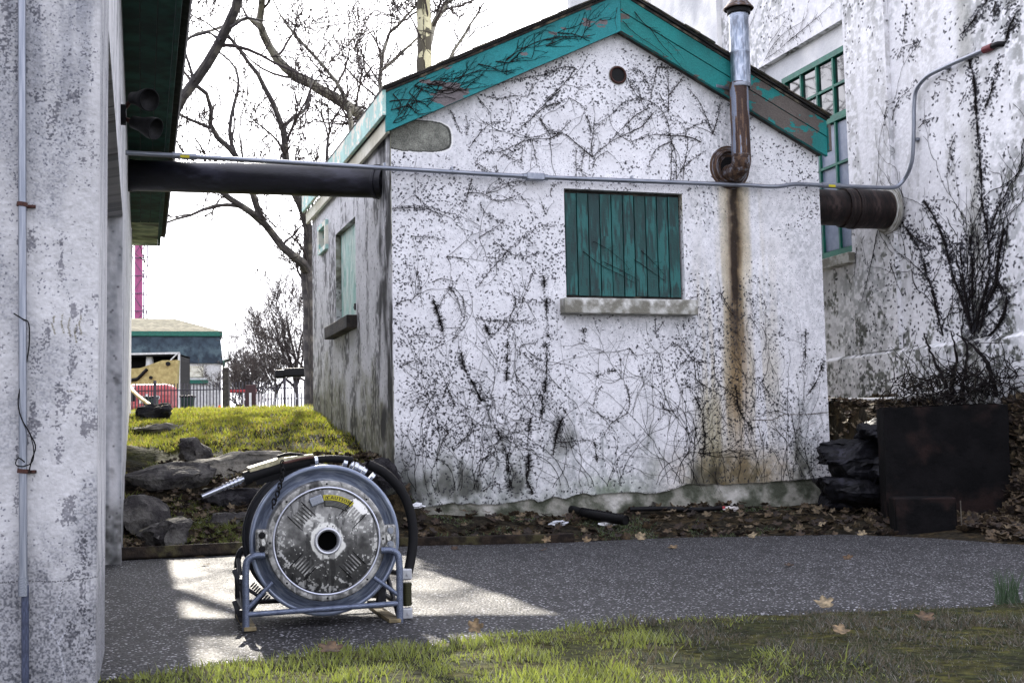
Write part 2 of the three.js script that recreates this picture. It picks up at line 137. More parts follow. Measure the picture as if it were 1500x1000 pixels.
// traced lines, in metres on the wall they lie on (along the wall, height), and tree limbs in world metres
const D = {"gableArch":[[[2.025,2.448],[2.037,2.587],[2.041,2.698],[2.023,2.836],[1.982,2.93],[1.91,2.995],[1.836,3.018],[1.778,3.021],[1.674,2.98],[1.584,2.892],[1.495,2.831],[1.379,2.756]],[[2.07,2.45],[2.069,2.644],[2.042,2.726],[2.036,2.781]],[[2.122,2.453],[2.134,2.564],[2.169,2.705],[2.157,2.788],[2.114,2.869],[2.025,2.878]],[[1.907,2.926],[1.815,2.823],[1.696,2.761],[1.578,2.7],[1.431,2.583]],[[1.431,2.583],[1.426,2.664],[1.443,2.747],[1.51,2.832]],[[1.431,2.583],[1.347,2.646],[1.236,2.728],[1.096,2.753]],[[2.276,2.732],[2.171,2.768],[2.036,2.767],[1.902,2.766],[1.753,2.717]],[[2.049,2.726],[1.959,2.687],[1.898,2.635],[1.849,2.509]],[[1.864,2.951],[1.774,2.903],[1.668,2.801],[1.564,2.699]],[[2.027,2.947],[2.032,3.087],[2.03,3.254]],[[2.327,2.882],[2.219,2.847],[2.142,2.787]],[[2.37,2.814],[2.328,2.91],[2.271,3.033],[2.184,3.125]],[[2.369,2.8],[2.421,2.944],[2.439,3.03]],[[1.948,3.262],[1.914,3.121],[1.888,3.022]],[[1.73,3.135],[1.764,3.069],[1.807,3.016]],[[2.102,2.521],[2.195,2.595],[2.304,2.671]],[[1.429,2.502],[1.459,2.571],[1.547,2.63]],[[1.948,3.262],[2.008,3.26],[2.098,3.26]],[[1.821,2.989],[1.794,3.084],[1.723,3.149]],[[2.031,3.059],[2.093,3.133],[2.156,3.208]],[[1.957,3.068],[1.999,2.987],[2.026,2.919]],[[1.74,3.226],[1.813,3.225],[1.87,3.145],[1.889,3.049]],[[1.311,2.631],[1.308,2.523],[1.311,2.361]],[[1.375,2.634],[1.342,2.471]],[[1.714,2.872],[1.731,2.708],[1.773,2.656]]],"gableTwigs":[[[1.319,3.209],[1.248,3.21],[1.106,3.159]],[[1.319,3.202],[1.231,3.086],[1.101,2.969]],[[1.1,2.915],[1.157,2.946],[1.242,2.979]],[[1.123,2.694],[1.18,2.731],[1.267,2.818]],[[1.314,3.011],[1.359,3.068],[1.431,3.094]],[[1.271,2.994],[1.341,2.958],[1.397,2.921]],[[1.389,2.879],[1.416,2.813],[1.436,2.746]],[[1.207,3.184],[1.075,3.143],[0.945,3.108],[0.713,3.045]],[[1.204,3.039],[1.123,2.971],[1.043,2.89],[0.898,2.745]],[[1.201,2.951],[1.096,2.919],[1.017,2.851],[0.925,2.771]],[[0.961,2.699],[1.038,2.653]],[[1.196,2.731],[1.117,2.695],[0.987,2.682],[0.857,2.631],[0.78,2.59],[0.654,2.571],[0.59,2.519],[0.601,2.47],[0.663,2.431]],[[0.987,2.675],[1.01,2.577],[1.027,2.485]],[[0.78,2.571],[0.83,2.543],[0.906,2.51]],[[0.604,2.948],[0.647,2.902],[0.697,2.844]],[[0.686,2.96],[0.762,2.953],[0.891,2.98]],[[0.409,2.85],[0.445,2.779],[0.481,2.696]],[[0.52,2.808],[0.532,2.76],[0.524,2.686]],[[0.541,2.601],[0.606,2.691],[0.708,2.783],[0.835,2.79]],[[1.042,2.84],[1.092,2.769],[1.13,2.702]],[[1.009,3.076],[0.968,2.985]],[[0.921,2.634],[0.905,2.473]],[[0.727,2.489],[0.733,2.434]]],"fasciaLeft":[[[-0.025,2.858],[0.07,2.876],[0.166,2.87],[0.239,2.851]],[[0.144,2.977],[0.216,2.946],[0.301,2.927]],[[0.204,2.957],[0.118,2.855],[0.069,2.768],[-0.003,2.716]],[[0.301,2.952],[0.436,2.961],[0.61,2.997],[0.723,3.03]],[[0.29,3.011],[0.387,2.97],[0.485,2.97]],[[0.437,3.046],[0.587,3.106],[0.763,3.118]],[[0.588,3.155],[0.688,3.138],[0.788,3.096]],[[0.79,3.194],[0.867,3.262],[0.997,3.335],[1.18,3.4]],[[0.868,3.287],[1.022,3.312],[1.179,3.368]],[[0.094,2.854],[0.165,2.786],[0.262,2.805]],[[-0.014,2.799],[0.07,2.828],[0.203,2.885]],[[0.327,3.038],[0.289,2.939],[0.226,2.838]],[[0.714,3.182],[0.815,3.184],[0.918,3.229],[0.969,3.221]],[[0.045,2.779],[0.118,2.879],[0.229,2.983],[0.388,3.054]],[[-0.001,2.907],[0.046,2.85],[0.033,2.766]],[[0.107,2.926],[0.154,2.882],[0.141,2.785]],[[0.229,2.995],[0.326,2.99],[0.437,3.046]],[[1.079,3.359],[1.163,3.386],[1.291,3.403],[1.418,3.4]],[[1.078,3.318],[1.22,3.384],[1.333,3.386]],[[1.164,3.42],[1.291,3.417],[1.403,3.378]]],"fasciaRight":[[[1.857,3.519],[1.941,3.401],[1.999,3.35],[2.071,3.272],[2.143,3.194]],[[1.944,3.471],[2.059,3.369],[2.117,3.304]],[[1.612,3.636],[1.595,3.538],[1.607,3.47]],[[1.653,3.543],[1.752,3.455],[1.882,3.383],[1.998,3.309]],[[1.743,3.62],[1.828,3.53],[1.944,3.485]]],"midTwigs":[[[0.554,2.391],[0.521,2.281],[0.476,2.17]],[[0.521,2.293],[0.633,2.285],[0.733,2.241],[0.873,2.283]],[[0.6,2.491],[0.749,2.394],[0.849,2.319],[0.949,2.237],[0.998,2.135]],[[0.652,2.286],[0.773,2.353],[0.876,2.382],[0.978,2.393]],[[0.002,2.163],[0.164,2.17],[0.273,2.156],[0.333,2.116],[0.357,2.063]],[[0.159,2.259],[0.213,2.208],[0.273,2.156]],[[0.607,2.217],[0.656,2.147],[0.78,2.078]],[[0.603,1.993],[0.691,2.045],[0.781,2.109]],[[0.125,1.984],[0.21,1.975],[0.282,1.983],[0.368,1.956]],[[0.584,1.656],[0.661,1.754],[0.763,1.865],[0.866,1.965],[0.957,2.042],[1.061,2.082],[1.152,2.097]],[[0.702,1.966],[0.789,1.902],[0.864,1.868],[1.044,1.897]],[[0.644,1.856],[0.713,1.852],[0.776,1.878]],[[0.912,2.003],[0.981,1.95]],[[0.164,1.754],[0.181,1.66],[0.197,1.524]],[[0.366,1.848],[0.427,1.85],[0.506,1.816]],[[0.011,1.515],[0.071,1.552],[0.131,1.558]],[[0.299,1.484],[0.337,1.568],[0.399,1.652],[0.462,1.725]],[[0.375,1.652],[0.435,1.581],[0.463,1.463]],[[0.478,1.582],[0.488,1.463],[0.456,1.38],[0.399,1.284]],[[0.266,1.679],[0.339,1.704],[0.412,1.682]],[[0.99,1.786],[0.936,1.663],[0.882,1.541],[0.83,1.443],[0.765,1.347]],[[0.758,1.629],[0.895,1.565],[1.125,1.557]],[[0.567,1.44],[0.666,1.424],[0.779,1.425],[0.994,1.427]],[[0.779,1.431],[0.702,1.346],[0.645,1.31]],[[0.851,1.577],[0.818,1.467]],[[0.104,1.312],[0.188,1.324],[0.332,1.302]],[[0.432,2.144],[0.48,2.074]],[[1.111,2.294],[1.133,2.369],[1.185,2.377]],[[1.051,2.229],[1.082,2.157]]],"midBristle":[[[0.258,1.596],[0.287,1.52],[0.322,1.402],[0.344,1.308]],[[1.053,1.738],[1.056,1.629]],[[1.068,1.58],[1.068,1.325]],[[0.629,1.399],[0.658,1.334]]],"lowTwigs":[[[0.375,1.012],[0.314,0.887],[0.234,0.749],[0.194,0.625],[0.18,0.538]],[[0.291,1.051],[0.256,0.925]],[[0.363,0.685],[0.309,0.598],[0.282,0.499]],[[0.356,0.685],[0.298,0.723],[0.226,0.625]],[[0.146,0.875],[0.185,0.925],[0.244,0.937]],[[0.06,1.126],[0.137,1.158],[0.208,1.139]],[[0.579,1.005],[0.617,0.935],[0.67,0.89]],[[0.871,1.191],[0.873,1.256],[0.989,1.276]],[[0.892,1.211],[0.999,1.101]],[[0.933,1.217],[1.027,1.153]],[[0.834,1.062],[0.887,0.998]],[[0.805,0.966],[0.858,0.921]],[[0.591,0.29],[0.645,0.327],[0.712,0.337]],[[0.569,0.492],[0.663,0.541],[0.743,0.577]],[[0.413,0.596],[0.506,0.67],[0.6,0.719]],[[0.764,0.934],[0.743,0.883]],[[1.003,0.726],[1.033,0.842],[1.104,0.932]],[[0.367,0.949],[0.411,0.861]],[[0.568,0.467],[0.573,0.366]],[[0.037,0.344],[0.044,0.43],[0.089,0.478]]],"lowBristle":[[[1.058,1.283],[1.062,1.166],[1.043,0.945]],[[1.022,0.92],[1.017,0.739]],[[0.936,0.766],[0.912,0.612],[0.916,0.459],[0.9,0.358],[0.938,0.267]],[[0.457,1.209],[0.481,1.101],[0.526,1.025],[0.59,0.891]],[[0.705,0.68],[0.75,0.564]],[[0.785,1.281],[0.773,1.024]],[[0.769,0.539],[0.778,0.31]],[[1.191,0.828],[1.125,0.673],[1.087,0.519]]],"sillTwigs":[[[1.638,0.996],[1.662,0.9],[1.641,0.804],[1.518,0.725],[1.455,0.631]],[[1.367,0.814],[1.451,0.782],[1.535,0.733]],[[2.0,1.288],[2.079,1.24],[2.166,1.158],[2.274,1.142]],[[2.058,1.141],[2.167,1.166]],[[1.872,1.451],[1.877,1.32]],[[1.943,1.443],[1.878,1.361]],[[1.142,0.605],[1.243,0.611],[1.361,0.617]],[[1.457,0.989],[1.403,0.901],[1.393,0.838]],[[2.22,1.629],[2.127,1.586]],[[1.6,1.173],[1.605,1.044]],[[1.672,1.246],[1.731,1.181]],[[1.141,0.581],[1.241,0.564]],[[1.906,0.865],[1.922,0.817],[2.01,0.808]]],"sillBristle":[[[1.331,1.38],[1.342,1.292]],[[2.09,1.027],[2.191,0.847],[2.232,0.732],[2.214,0.488]],[[1.395,0.6],[1.408,0.474]],[[1.425,1.057],[1.485,1.08],[1.563,1.092]]],"rightTwigs":[[[2.319,1.199],[2.331,1.026],[2.446,0.927],[2.599,0.818]],[[2.391,1.64],[2.487,1.491]],[[2.699,1.0],[2.761,0.908]],[[2.182,1.158],[2.272,1.141]],[[2.643,1.443],[2.696,1.36]],[[2.177,1.026],[2.247,0.977],[2.372,0.911]]],"rightBristle":[[[3.211,1.168],[3.147,1.024],[3.044,0.889]],[[2.485,0.976],[2.506,0.811],[2.602,0.677]],[[3.067,1.38],[3.059,1.21],[3.042,1.058]]],"shutterTwigs":[[[1.357,1.918],[1.476,1.832],[1.597,1.778],[1.736,1.707]],[[1.429,1.994],[1.549,1.932],[1.686,1.821],[1.701,1.739]],[[1.741,1.871],[1.845,1.808],[1.968,1.728]],[[1.512,1.849],[1.65,1.787],[1.772,1.724]],[[1.796,1.939],[1.9,1.843],[1.969,1.77]]],"rw1":[[[0.126,2.44],[0.076,2.278],[-0.065,2.103],[-0.187,1.935],[-0.234,1.782],[-0.295,1.629],[-0.339,1.462],[-0.384,1.315]],[[-0.065,2.103],[-0.209,2.024],[-0.321,1.969]],[[-0.224,1.838],[-0.132,1.796]]],"rw2":[[[-0.247,2.329],[-0.365,2.161],[-0.463,1.965],[-0.529,1.741],[-0.621,1.536],[-0.689,1.373],[-0.706,1.264]],[[-0.625,1.921],[-0.636,1.727],[-0.687,1.356]],[[-0.736,1.973],[-0.746,1.763],[-0.727,1.524],[-0.734,1.282]],[[-0.484,1.872],[-0.599,1.943],[-0.71,1.977]]],"rw3":[[[-0.854,3.206],[-0.896,3.016],[-0.899,2.815],[-0.906,2.663],[-0.917,2.353]],[[-0.917,2.353],[-0.91,2.2],[-0.946,2.006],[-0.955,1.801],[-0.929,1.635],[-0.825,1.444],[-0.76,1.28]],[[-1.117,1.976],[-1.038,1.755],[-1.015,1.624],[-0.875,1.439],[-0.813,1.292]],[[-1.028,1.622],[-1.104,1.513],[-1.071,1.4],[-0.938,1.28],[-0.836,1.265]],[[-1.186,2.23],[-1.025,2.06],[-0.94,1.939]]],"rw4":[[[0.296,2.201],[0.398,1.965],[0.555,1.674]],[[0.156,1.93],[0.061,1.728],[0.006,1.647]],[[0.59,2.113],[0.643,1.883]]],"rw5":[[[-1.078,3.561],[-0.972,3.497],[-0.853,3.435],[-0.794,3.416]],[[-1.346,3.37],[-1.281,3.307],[-1.23,3.214]],[[-1.159,3.101],[-1.097,2.996],[-1.053,2.898],[-0.993,2.827]],[[-1.157,3.521],[-1.121,3.415]],[[-1.349,3.296],[-1.261,3.277]],[[-1.258,3.461],[-1.362,3.461]],[[-1.188,3.461],[-1.131,3.418]]],"rw6":[[[-0.22,2.885],[-0.309,2.916],[-0.414,2.915]],[[-0.496,3.176],[-0.594,3.128],[-0.639,3.064]],[[0.117,2.997],[0.026,3.14],[-0.203,3.213]],[[0.0,3.465],[-0.073,3.539],[-0.291,3.512]],[[-0.642,2.727],[-0.574,2.628],[-0.587,2.534],[-0.521,2.458]],[[-0.291,3.512],[-0.132,3.439]],[[-0.154,3.857],[-0.075,3.566]],[[-0.403,3.05],[-0.439,3.107]],[[-0.696,2.919],[-0.78,2.998],[-0.887,3.019]]],"rw7":[[[2.002,4.069],[1.825,4.166],[1.575,4.213],[1.26,4.233],[1.212,4.361]],[[1.907,4.192],[1.525,4.344]],[[1.583,4.11],[1.115,4.164],[0.822,4.204]],[[1.807,4.397],[1.562,4.388]],[[1.959,4.078],[1.747,4.088],[1.461,4.134]],[[2.283,4.445],[2.141,4.553],[2.045,4.653]]],"crack":[[0.035,0.233],[0.086,0.219],[0.2,0.197],[0.381,0.222],[0.563,0.203],[0.682,0.2],[0.789,0.209],[0.924,0.23],[1.005,0.208],[1.087,0.237],[1.181,0.222],[1.301,0.257],[1.368,0.239],[1.642,0.254],[1.85,0.24],[2.082,0.297],[2.26,0.284],[2.15,0.295],[2.366,0.281],[2.679,0.288],[2.999,0.305],[3.161,0.305]],"crackV":[[[3.242,0.786],[3.058,0.771],[2.868,0.774],[2.772,0.733],[2.605,0.735]],[[2.65,0.71],[2.689,0.544],[2.688,0.288]]],"T1":[["t",[[-2.84,0.8,-18.0],[-2.87,1.76,-18.0],[-2.87,2.35,-18.0],[-2.88,2.72,-18.0],[-2.91,3.15,-18.0]],0.11,0.09],["b",[[-2.91,3.15,-18.0],[-2.88,3.47,-17.86],[-2.85,3.8,-17.73],[-2.93,4.04,-17.59],[-3.0,4.21,-17.45],[-3.03,4.42,-17.32],[-3.06,4.64,-17.18],[-3.07,5.01,-17.05],[-3.22,5.38,-16.91],[-3.39,5.72,-16.77],[-3.58,5.98,-16.64],[-3.69,6.12,-16.5]],0.075,0.02],["b",[[-2.91,3.15,-18.0],[-2.95,3.25,-17.8],[-3.17,3.45,-17.6],[-3.43,3.78,-17.4],[-3.61,3.93,-17.2],[-3.94,4.14,-17.0]],0.075,0.035],["b",[[-3.43,3.78,-17.4],[-3.52,4.13,-17.27],[-3.62,4.44,-17.14],[-3.73,4.65,-17.01],[-4.03,4.99,-16.89],[-3.97,5.18,-16.76],[-4.02,5.39,-16.63],[-4.16,5.47,-16.5]],0.05,0.025],["b",[[-3.43,3.75,-17.4],[-3.7,3.97,-17.2],[-3.94,3.94,-17.0],[-4.24,3.79,-16.8],[-4.59,3.63,-16.6]],0.035,0.012],["b",[[-3.72,4.65,-17.0],[-3.8,4.84,-17.1],[-3.79,5.35,-17.2],[-3.73,5.73,-17.3],[-3.79,5.97,-17.4],[-4.04,6.22,-17.5]],0.03,0.012],["b",[[-4.01,4.96,-16.8],[-4.2,5.04,-16.73],[-4.39,5.12,-16.67],[-4.57,5.17,-16.6]],0.025,0.012],["b",[[-3.1,5.05,-17.2],[-3.01,5.19,-17.3],[-2.8,5.35,-17.4],[-2.78,5.61,-17.5],[-2.74,5.9,-17.6]],0.03,0.012],["b",[[-2.91,3.03,-18.0],[-2.81,3.55,-18.15],[-2.75,4.18,-18.3],[-2.7,4.71,-18.45],[-2.68,5.26,-18.6]],0.05,0.02]],"T2":[["t",[[-1.16,4.14,-20.0],[-1.29,5.14,-20.0],[-1.33,6.48,-20.0],[-1.31,7.15,-20.0],[-1.32,7.83,-20.0],[-1.33,8.74,-20.0]],0.15,0.1],["b",[[-1.25,4.92,-20.0],[-1.76,5.63,-19.72],[-2.23,5.78,-19.44],[-2.58,5.97,-19.17],[-2.95,6.13,-18.89],[-3.32,6.33,-18.61],[-3.51,6.61,-18.33],[-3.59,6.82,-18.06],[-3.5,7.02,-17.78],[-3.41,7.09,-17.5]],0.12,0.045],["b",[[-3.5,6.66,-17.6],[-3.66,6.71,-17.45],[-3.91,6.54,-17.3],[-4.16,6.42,-17.15],[-4.39,6.27,-17.0]],0.03,0.012],["b",[[-1.27,7.04,-20.0],[-1.18,7.45,-20.17],[-1.01,7.81,-20.33],[-0.78,8.23,-20.5]],0.06,0.03],["b",[[-2.29,4.72,-19.0],[-2.37,5.44,-18.93],[-2.46,5.96,-18.87],[-2.7,6.31,-18.8],[-2.95,6.61,-18.73],[-3.19,6.86,-18.67],[-3.38,7.16,-18.6]],0.05,0.015],["b",[[-2.05,5.59,-20.4],[-2.07,6.52,-20.47],[-2.09,6.79,-20.53],[-2.02,7.25,-20.6],[-1.92,7.53,-20.67],[-1.72,7.75,-20.73],[-1.52,8.01,-20.8]],0.05,0.018],["b",[[-2.09,6.82,-20.5],[-1.81,7.03,-20.47],[-1.58,7.24,-20.43],[-1.38,7.42,-20.4]],0.03,0.015],["b",[[-1.0,6.81,-22.0],[-1.03,7.43,-22.0],[-0.73,7.92,-22.0],[-0.49,8.29,-22.0]],0.04,0.015]],"T3":[["b",[[-3.93,3.17,-13.0],[-3.72,3.6,-12.86],[-3.48,3.92,-12.71],[-3.2,4.29,-12.57],[-2.89,4.65,-12.43],[-2.73,4.88,-12.29],[-2.63,5.01,-12.14],[-2.54,5.3,-12.0]],0.055,0.045],["b",[[-2.71,4.76,-12.2],[-2.56,4.84,-12.2],[-2.48,4.86,-12.2],[-2.39,4.82,-12.2]],0.018,0.008],["b",[[-3.14,4.32,-12.5],[-3.21,4.53,-12.53],[-3.27,4.75,-12.57],[-3.25,5.05,-12.6]],0.015,0.008],["b",[[-2.83,4.66,-12.3],[-2.99,4.78,-12.33],[-3.16,4.71,-12.37],[-3.28,4.63,-12.4]],0.018,0.008]]};

// ---------------------------------------------------------------- frames of the place
const TH = 0.3145, OX = -0.7765, OD = 8.28;                  // shed: front left corner and the turn of its front
const W = 3.234, LEN = 3.296, EAVE = 2.674, APEX_S = 1.642, APEX = 3.487, RW = 3.97;
const PH = 0.28486, NX = -0.998, ND = 3.05;                  // building on the left: near corner and turn
const yardPoint = (s, y, u) => V(OX + s * Math.cos(TH) - u * Math.sin(TH), y, -(OD + s * Math.sin(TH) + u * Math.cos(TH)));
const leftPoint = (s, y, u) => V(NX + s * Math.cos(PH) - u * Math.sin(PH), y, -(ND + s * Math.sin(PH) + u * Math.cos(PH)));
function inYard(o) { o.position.set(OX, 0, -OD); o.rotation.y = TH; return o; }  // local x along the front, z towards the viewer (= -u)
function inLeft(o) { o.position.set(NX, 0, -ND); o.rotation.y = PH; return o; }

// ---------------------------------------------------------------- wall sheets
reseed(77);
function stuccoBase(x, y, s, tone = 226) { const a = fbm(x * 2.2, y * 2.2, 4, s), b = fbm(x * 14, y * 14, 3, s + 9), c = fbm(x * 60, y * 60, 2, s + 21); const v = tone + (a - 0.5) * 26 + (b - 0.5) * 22 + (c - 0.5) * 20; return [v, v, v * 1.004]; }
const stain = (c, col, al) => c.map((v, k) => mix(v, v * col[k], clamp(al)));
function specks(P, n, x0, x1, y0, y1, density, col = [30, 30, 34], k = 1) {
  for (let i = 0; i < n; i++) { const x = rr(x0, x1), y = rr(y0, y1); if (rnd() > density(x, y)) continue; const big = rnd() < 0.13, l = k * (big ? rr(0.009, 0.018) : rr(0.004, 0.0105)), w = k * rr(0.0028, 0.0054); P.dab(x, y, l, w, rr(0, 3.14), col, rr(0.5, 1)); if (rnd() < 0.3) P.dab(x + rr(-0.006, 0.006), y + rr(-0.006, 0.006), l * 0.8, w, rr(0, 3.14), col, 0.7); }
}
const frontSheet = new Paint(3.4, 3.7, 290, -0.08, 0).fill((x, y) => {
  let c = stuccoBase(x, y, 5, 229);
  const n1 = fbm(x * 6, y * 3, 4, 41), n2 = fbm(x * 22, y * 22, 3, 43), run = fbm(x * 16, y * 0.9, 3, 47);
  c = stain(c, [0.5, 0.53, 0.48], smooth((0.62 - y + (n1 - 0.5) * 0.9) / 0.5) * (0.25 + 0.8 * n2) * 0.75);          // splash dirt along the ground
  c = stain(c, [0.62, 0.64, 0.64], smooth((run - 0.55) * 4) * smooth((1.5 - y) / 1.0) * 0.55 * n2);
  c = stain(c, [0.55, 0.57, 0.57], smooth((fbm(x * 55, y * 40, 3, 151) - 0.36) * 3) * smooth((fbm(x * 1.6, y * 1.3, 3, 149) - 0.42 + 0.22 * smooth((0.9 - y) / 0.7)) * 2.2) * 0.34);
  c = stain(c, [0.45, 0.45, 0.42], smooth((n1 - 0.62) * 6) * smooth((0.95 - y) / 0.6) * 0.8);
  // rust run under the flue
  const cx = 2.505 + (fbm(y * 1.3, 2, 2, 53) - 0.5) * 0.07, top = 2.46, f = (top - y), ww = 0.055 + 0.05 * clamp(f / 1.5) + (fbm(y * 3, x * 5, 3, 59) - 0.5) * 0.05;
  if (f > 0) { const e = Math.exp(-Math.pow((x - cx) / ww, 2) * 1.4), fade = smooth((2.35 - f) / 1.1), streak = 0.35 + 0.9 * fbm(x * 34, y * 2.2, 3, 61);
    c = stain(c, [0.70, 0.62, 0.50], clamp(e * fade * streak * 1.3));
    c = stain(c, [0.3, 0.26, 0.23], clamp(Math.exp(-Math.pow((x - cx) / (ww * 0.55), 2)) * smooth((1.5 - f) / 0.9) * (streak - 0.2 + 0.8 * (n2 - 0.5)) * 1.9));
    c = stain(c, [0.84, 0.79, 0.66], clamp(Math.exp(-Math.pow((x - cx) / (ww * 3), 2)) * fade * smooth((run - 0.35) * 3) * 0.8)); }
  c = stain(c, [0.7, 0.62, 0.48], smooth((0.62 - y) / 0.25) * Math.exp(-Math.pow((x - 2.5) / 0.42, 2)) * (0.4 + n2));
  const g2 = Math.exp(-Math.pow((x - 2.28) / 0.1, 2)) * smooth((1.15 - y) / 0.4); c = stain(c, [0.7, 0.66, 0.5], g2 * (0.3 + run) * 0.9);
  c = stain(c, [0.6, 0.66, 0.55], Math.exp(-Math.pow((x - 1.5) / 0.2, 2)) * smooth((0.42 - y) / 0.15) * n2 * 1.1);
  c = stain(c, [0.42, 0.43, 0.42], Math.exp(-Math.pow((x - 0.05) / 0.12, 2)) * smooth((0.75 - y) / 0.35) * (0.3 + n1));
  // patch where the render fell off below the fascia
  const pd = Math.max(Math.abs(x - 0.19) / (0.2 + 0.03 * n2), Math.abs(y - 2.655 + 0.03 * Math.sin(x * 9)) / (0.1 + 0.025 * n1)), pr = Math.pow(Math.pow(Math.abs((x - 0.17) / 0.235), 3.2) + Math.pow(Math.abs((y - 2.66) / 0.105), 3.2), 1 / 3.2) + (n1 - 0.5) * 0.25;
  if (pr < 1) { const v = 118 + (n2 - 0.5) * 70 + (hash2(Math.floor(x * 290), Math.floor(y * 290), 3) - 0.5) * 60; c = [v, v * 1.01, v * 0.93]; if (pr > 0.93) c = c.map((q) => q * 0.55); }
  else if (pr < 1.07) c = [236, 236, 232];
  return c;
});
const inPatch = (x, y) => x < 0.42 && Math.abs(y - 2.66) < 0.11;
specks(frontSheet, 25000, 0, W, 0.2, 3.5, (x, y) => (inPatch(x, y) ? 0 : 1) * clamp(0.08 + 2.4 * (fbm(x * 2.6, y * 2.6, 4, 91) - 0.46) + 0.32 * smooth((1.7 - y) / 1.2) + 0.2 * smooth((0.9 - x) / 0.9)));
for (let i = 0; i < 40000; i++) { const x = rr(0, W), y = rr(0.2, 3.5); if (!inPatch(x, y) && rnd() < 0.25 + fbm(x * 4, y * 4, 3, 97)) frontSheet.dab(x, y, rr(0.002, 0.0045), rr(0.0018, 0.003), rr(0, 3), [70, 70, 78], rr(0.3, 0.75)); }
for (const k of ['gableArch', 'gableTwigs', 'midTwigs', 'lowTwigs', 'sillTwigs', 'rightTwigs', 'midBristle', 'lowBristle', 'sillBristle', 'rightBristle']) for (const l of D[k]) for (const p of smoothLine(l.map(([a, b]) => V(a, b, 0)), 0.02)) for (let q = 0; q < 3; q++) { const sp = 0.012 + 0.05 * rnd() * rnd(); frontSheet.dab(p.x + rr(-1, 1) * sp, p.y + rr(-1, 1) * sp, rr(0.004, 0.011), rr(0.002, 0.0045), rr(0, 3.14), [32, 31, 34], rr(0.4, 0.95)); } // holdfast scars beside the stems
for (const l of D.crackV) frontSheet.line(l, 0.004, [70, 64, 56], 0.8, 0.002);
frontSheet.line(D.crack, 0.004, [60, 58, 55], 0.5, 0.004);
const frontTex = frontSheet.tex();

const sideSheet = new Paint(3.5, 3.0, 160, -0.1, 0).fill((x, y) => { // x = distance from the front corner
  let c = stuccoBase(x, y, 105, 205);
  const run = fbm(x * 6, y * 2.2, 5, 111), n = fbm(x * 5, y * 5, 4, 113), f = fbm(x * 34, y * 26, 4, 117);
  c = stain(c, [0.4, 0.4, 0.4], smooth((run - 0.46) * 5) * 0.8 * smooth((f - 0.3) * 3));
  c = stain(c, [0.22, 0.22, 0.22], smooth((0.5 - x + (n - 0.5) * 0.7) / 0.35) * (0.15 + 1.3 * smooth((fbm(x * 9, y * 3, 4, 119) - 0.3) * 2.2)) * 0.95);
  c = stain(c, [0.45, 0.45, 0.32], smooth((1.15 + x * 0.1 - y + (n - 0.5) * 1.1) / 0.6) * (0.3 + f) * 0.85);
  return c;
});
specks(sideSheet, 2500, 0, 3.3, 0.3, 2.7, () => 0.8, [55, 55, 55]);
const sideTex = sideSheet.tex();

const bigSheet = new Paint(6.2, 5.6, 170, -2.6, 0.3).fill((x, y) => { // x = distance back along the wall
  let c = stuccoBase(x, y, 205, 224);
  const run = fbm(x * 7, y * 0.8, 4, 211), n = fbm(x * 3, y * 3, 4, 213), f = fbm(x * 30, y * 30, 3, 217);
  c = stain(c, [0.5, 0.52, 0.51], smooth((fbm(x * 1.8, y * 1.4, 4, 227) - 0.52) * 6) * smooth((f - 0.36) * 4) * 0.4); // weathered patches
  c = stain(c, [0.3, 0.31, 0.27], smooth((fbm(x * 9, y * 7, 4, 219) - 0.38 - Math.max(0, y - 0.9) * 0.22) * 7) * smooth((fbm(x * 38, y * 38, 3, 223) - 0.36) * 5) * 0.75);
  c = stain(c, [0.7, 0.7, 0.68], smooth((run - 0.52) * 5) * smooth((f - 0.3) * 3) * 0.5);
  c = stain(c, [0.6, 0.6, 0.55], smooth((0.15 - Math.abs(x + 0.8)) * 9) * smooth((n - 0.3) * 3) * 0.5);
  return c;
});
specks(bigSheet, 13000, -2.6, 2.6, 0.7, 4.6, (x, y) => clamp(0.05 + 0.75 * smooth((2.7 - y) / 1.5) * smooth((1.4 - Math.abs(x + 0.3)) / 0.8) + 1.2 * (fbm(x * 5, y * 1.6, 4, 231) - 0.5)), [30, 30, 34], 1.6);
for (const k of ['rw1', 'rw2', 'rw3', 'rw5', 'rw6']) for (const l of D[k]) for (const [u, y] of smoothLine(l.map(([a, b]) => V(a, b, 0)), 0.012).map((p) => [p.x, p.y])) for (let q = 0; q < (k === 'rw6' ? 2 : 7); q++) if (rnd() < 0.62) bigSheet.dab(u + rr(-1, 1) * rr(0, 0.12), y + rr(-0.05, 0.05), rr(0.007, 0.022), rr(0.004, 0.009), rr(-0.6, 0.9), [28, 28, 33], rr(0.4, 0.95)); // holdfast scars left by the creeper
const bigTex = bigSheet.tex();

const pierSheet = new Paint(0.32, 2.8, 520, -0.31, 0).fill((x, y) => {
  let c = stuccoBase(x * 3, y * 3, 305, 184);
  const n = fbm(x * 8, y * 5, 4, 311), f = fbm(x * 260, y * 260, 3, 313), run = fbm(x * 24, y * 1.6, 4, 317);
  c = stain(c, [0.5, 0.52, 0.56], (0.25 + 0.75 * smooth((f - 0.4) * 2.6)) * smooth((n - 0.38) * 3.5) * 0.5);
  c = stain(c, [0.62, 0.64, 0.68], smooth((run - 0.48) * 4) * smooth((y - 1.1) / 0.8) * 0.7);
  c = stain(c, [0.36, 0.37, 0.4], smooth((0.46 - y + (n - 0.5) * 0.5) / 0.3) * (0.35 + 0.6 * smooth((f - 0.35) * 2.4)) * 0.8);
  { const mold = fbm(x * 34, y * 14, 4, 319) + (f - 0.5) * 0.5; if (mold > 0.72) c = stain(c, [0.5, 0.5, 0.53], 0.3 + 0.6 * f); }
  return c;
});
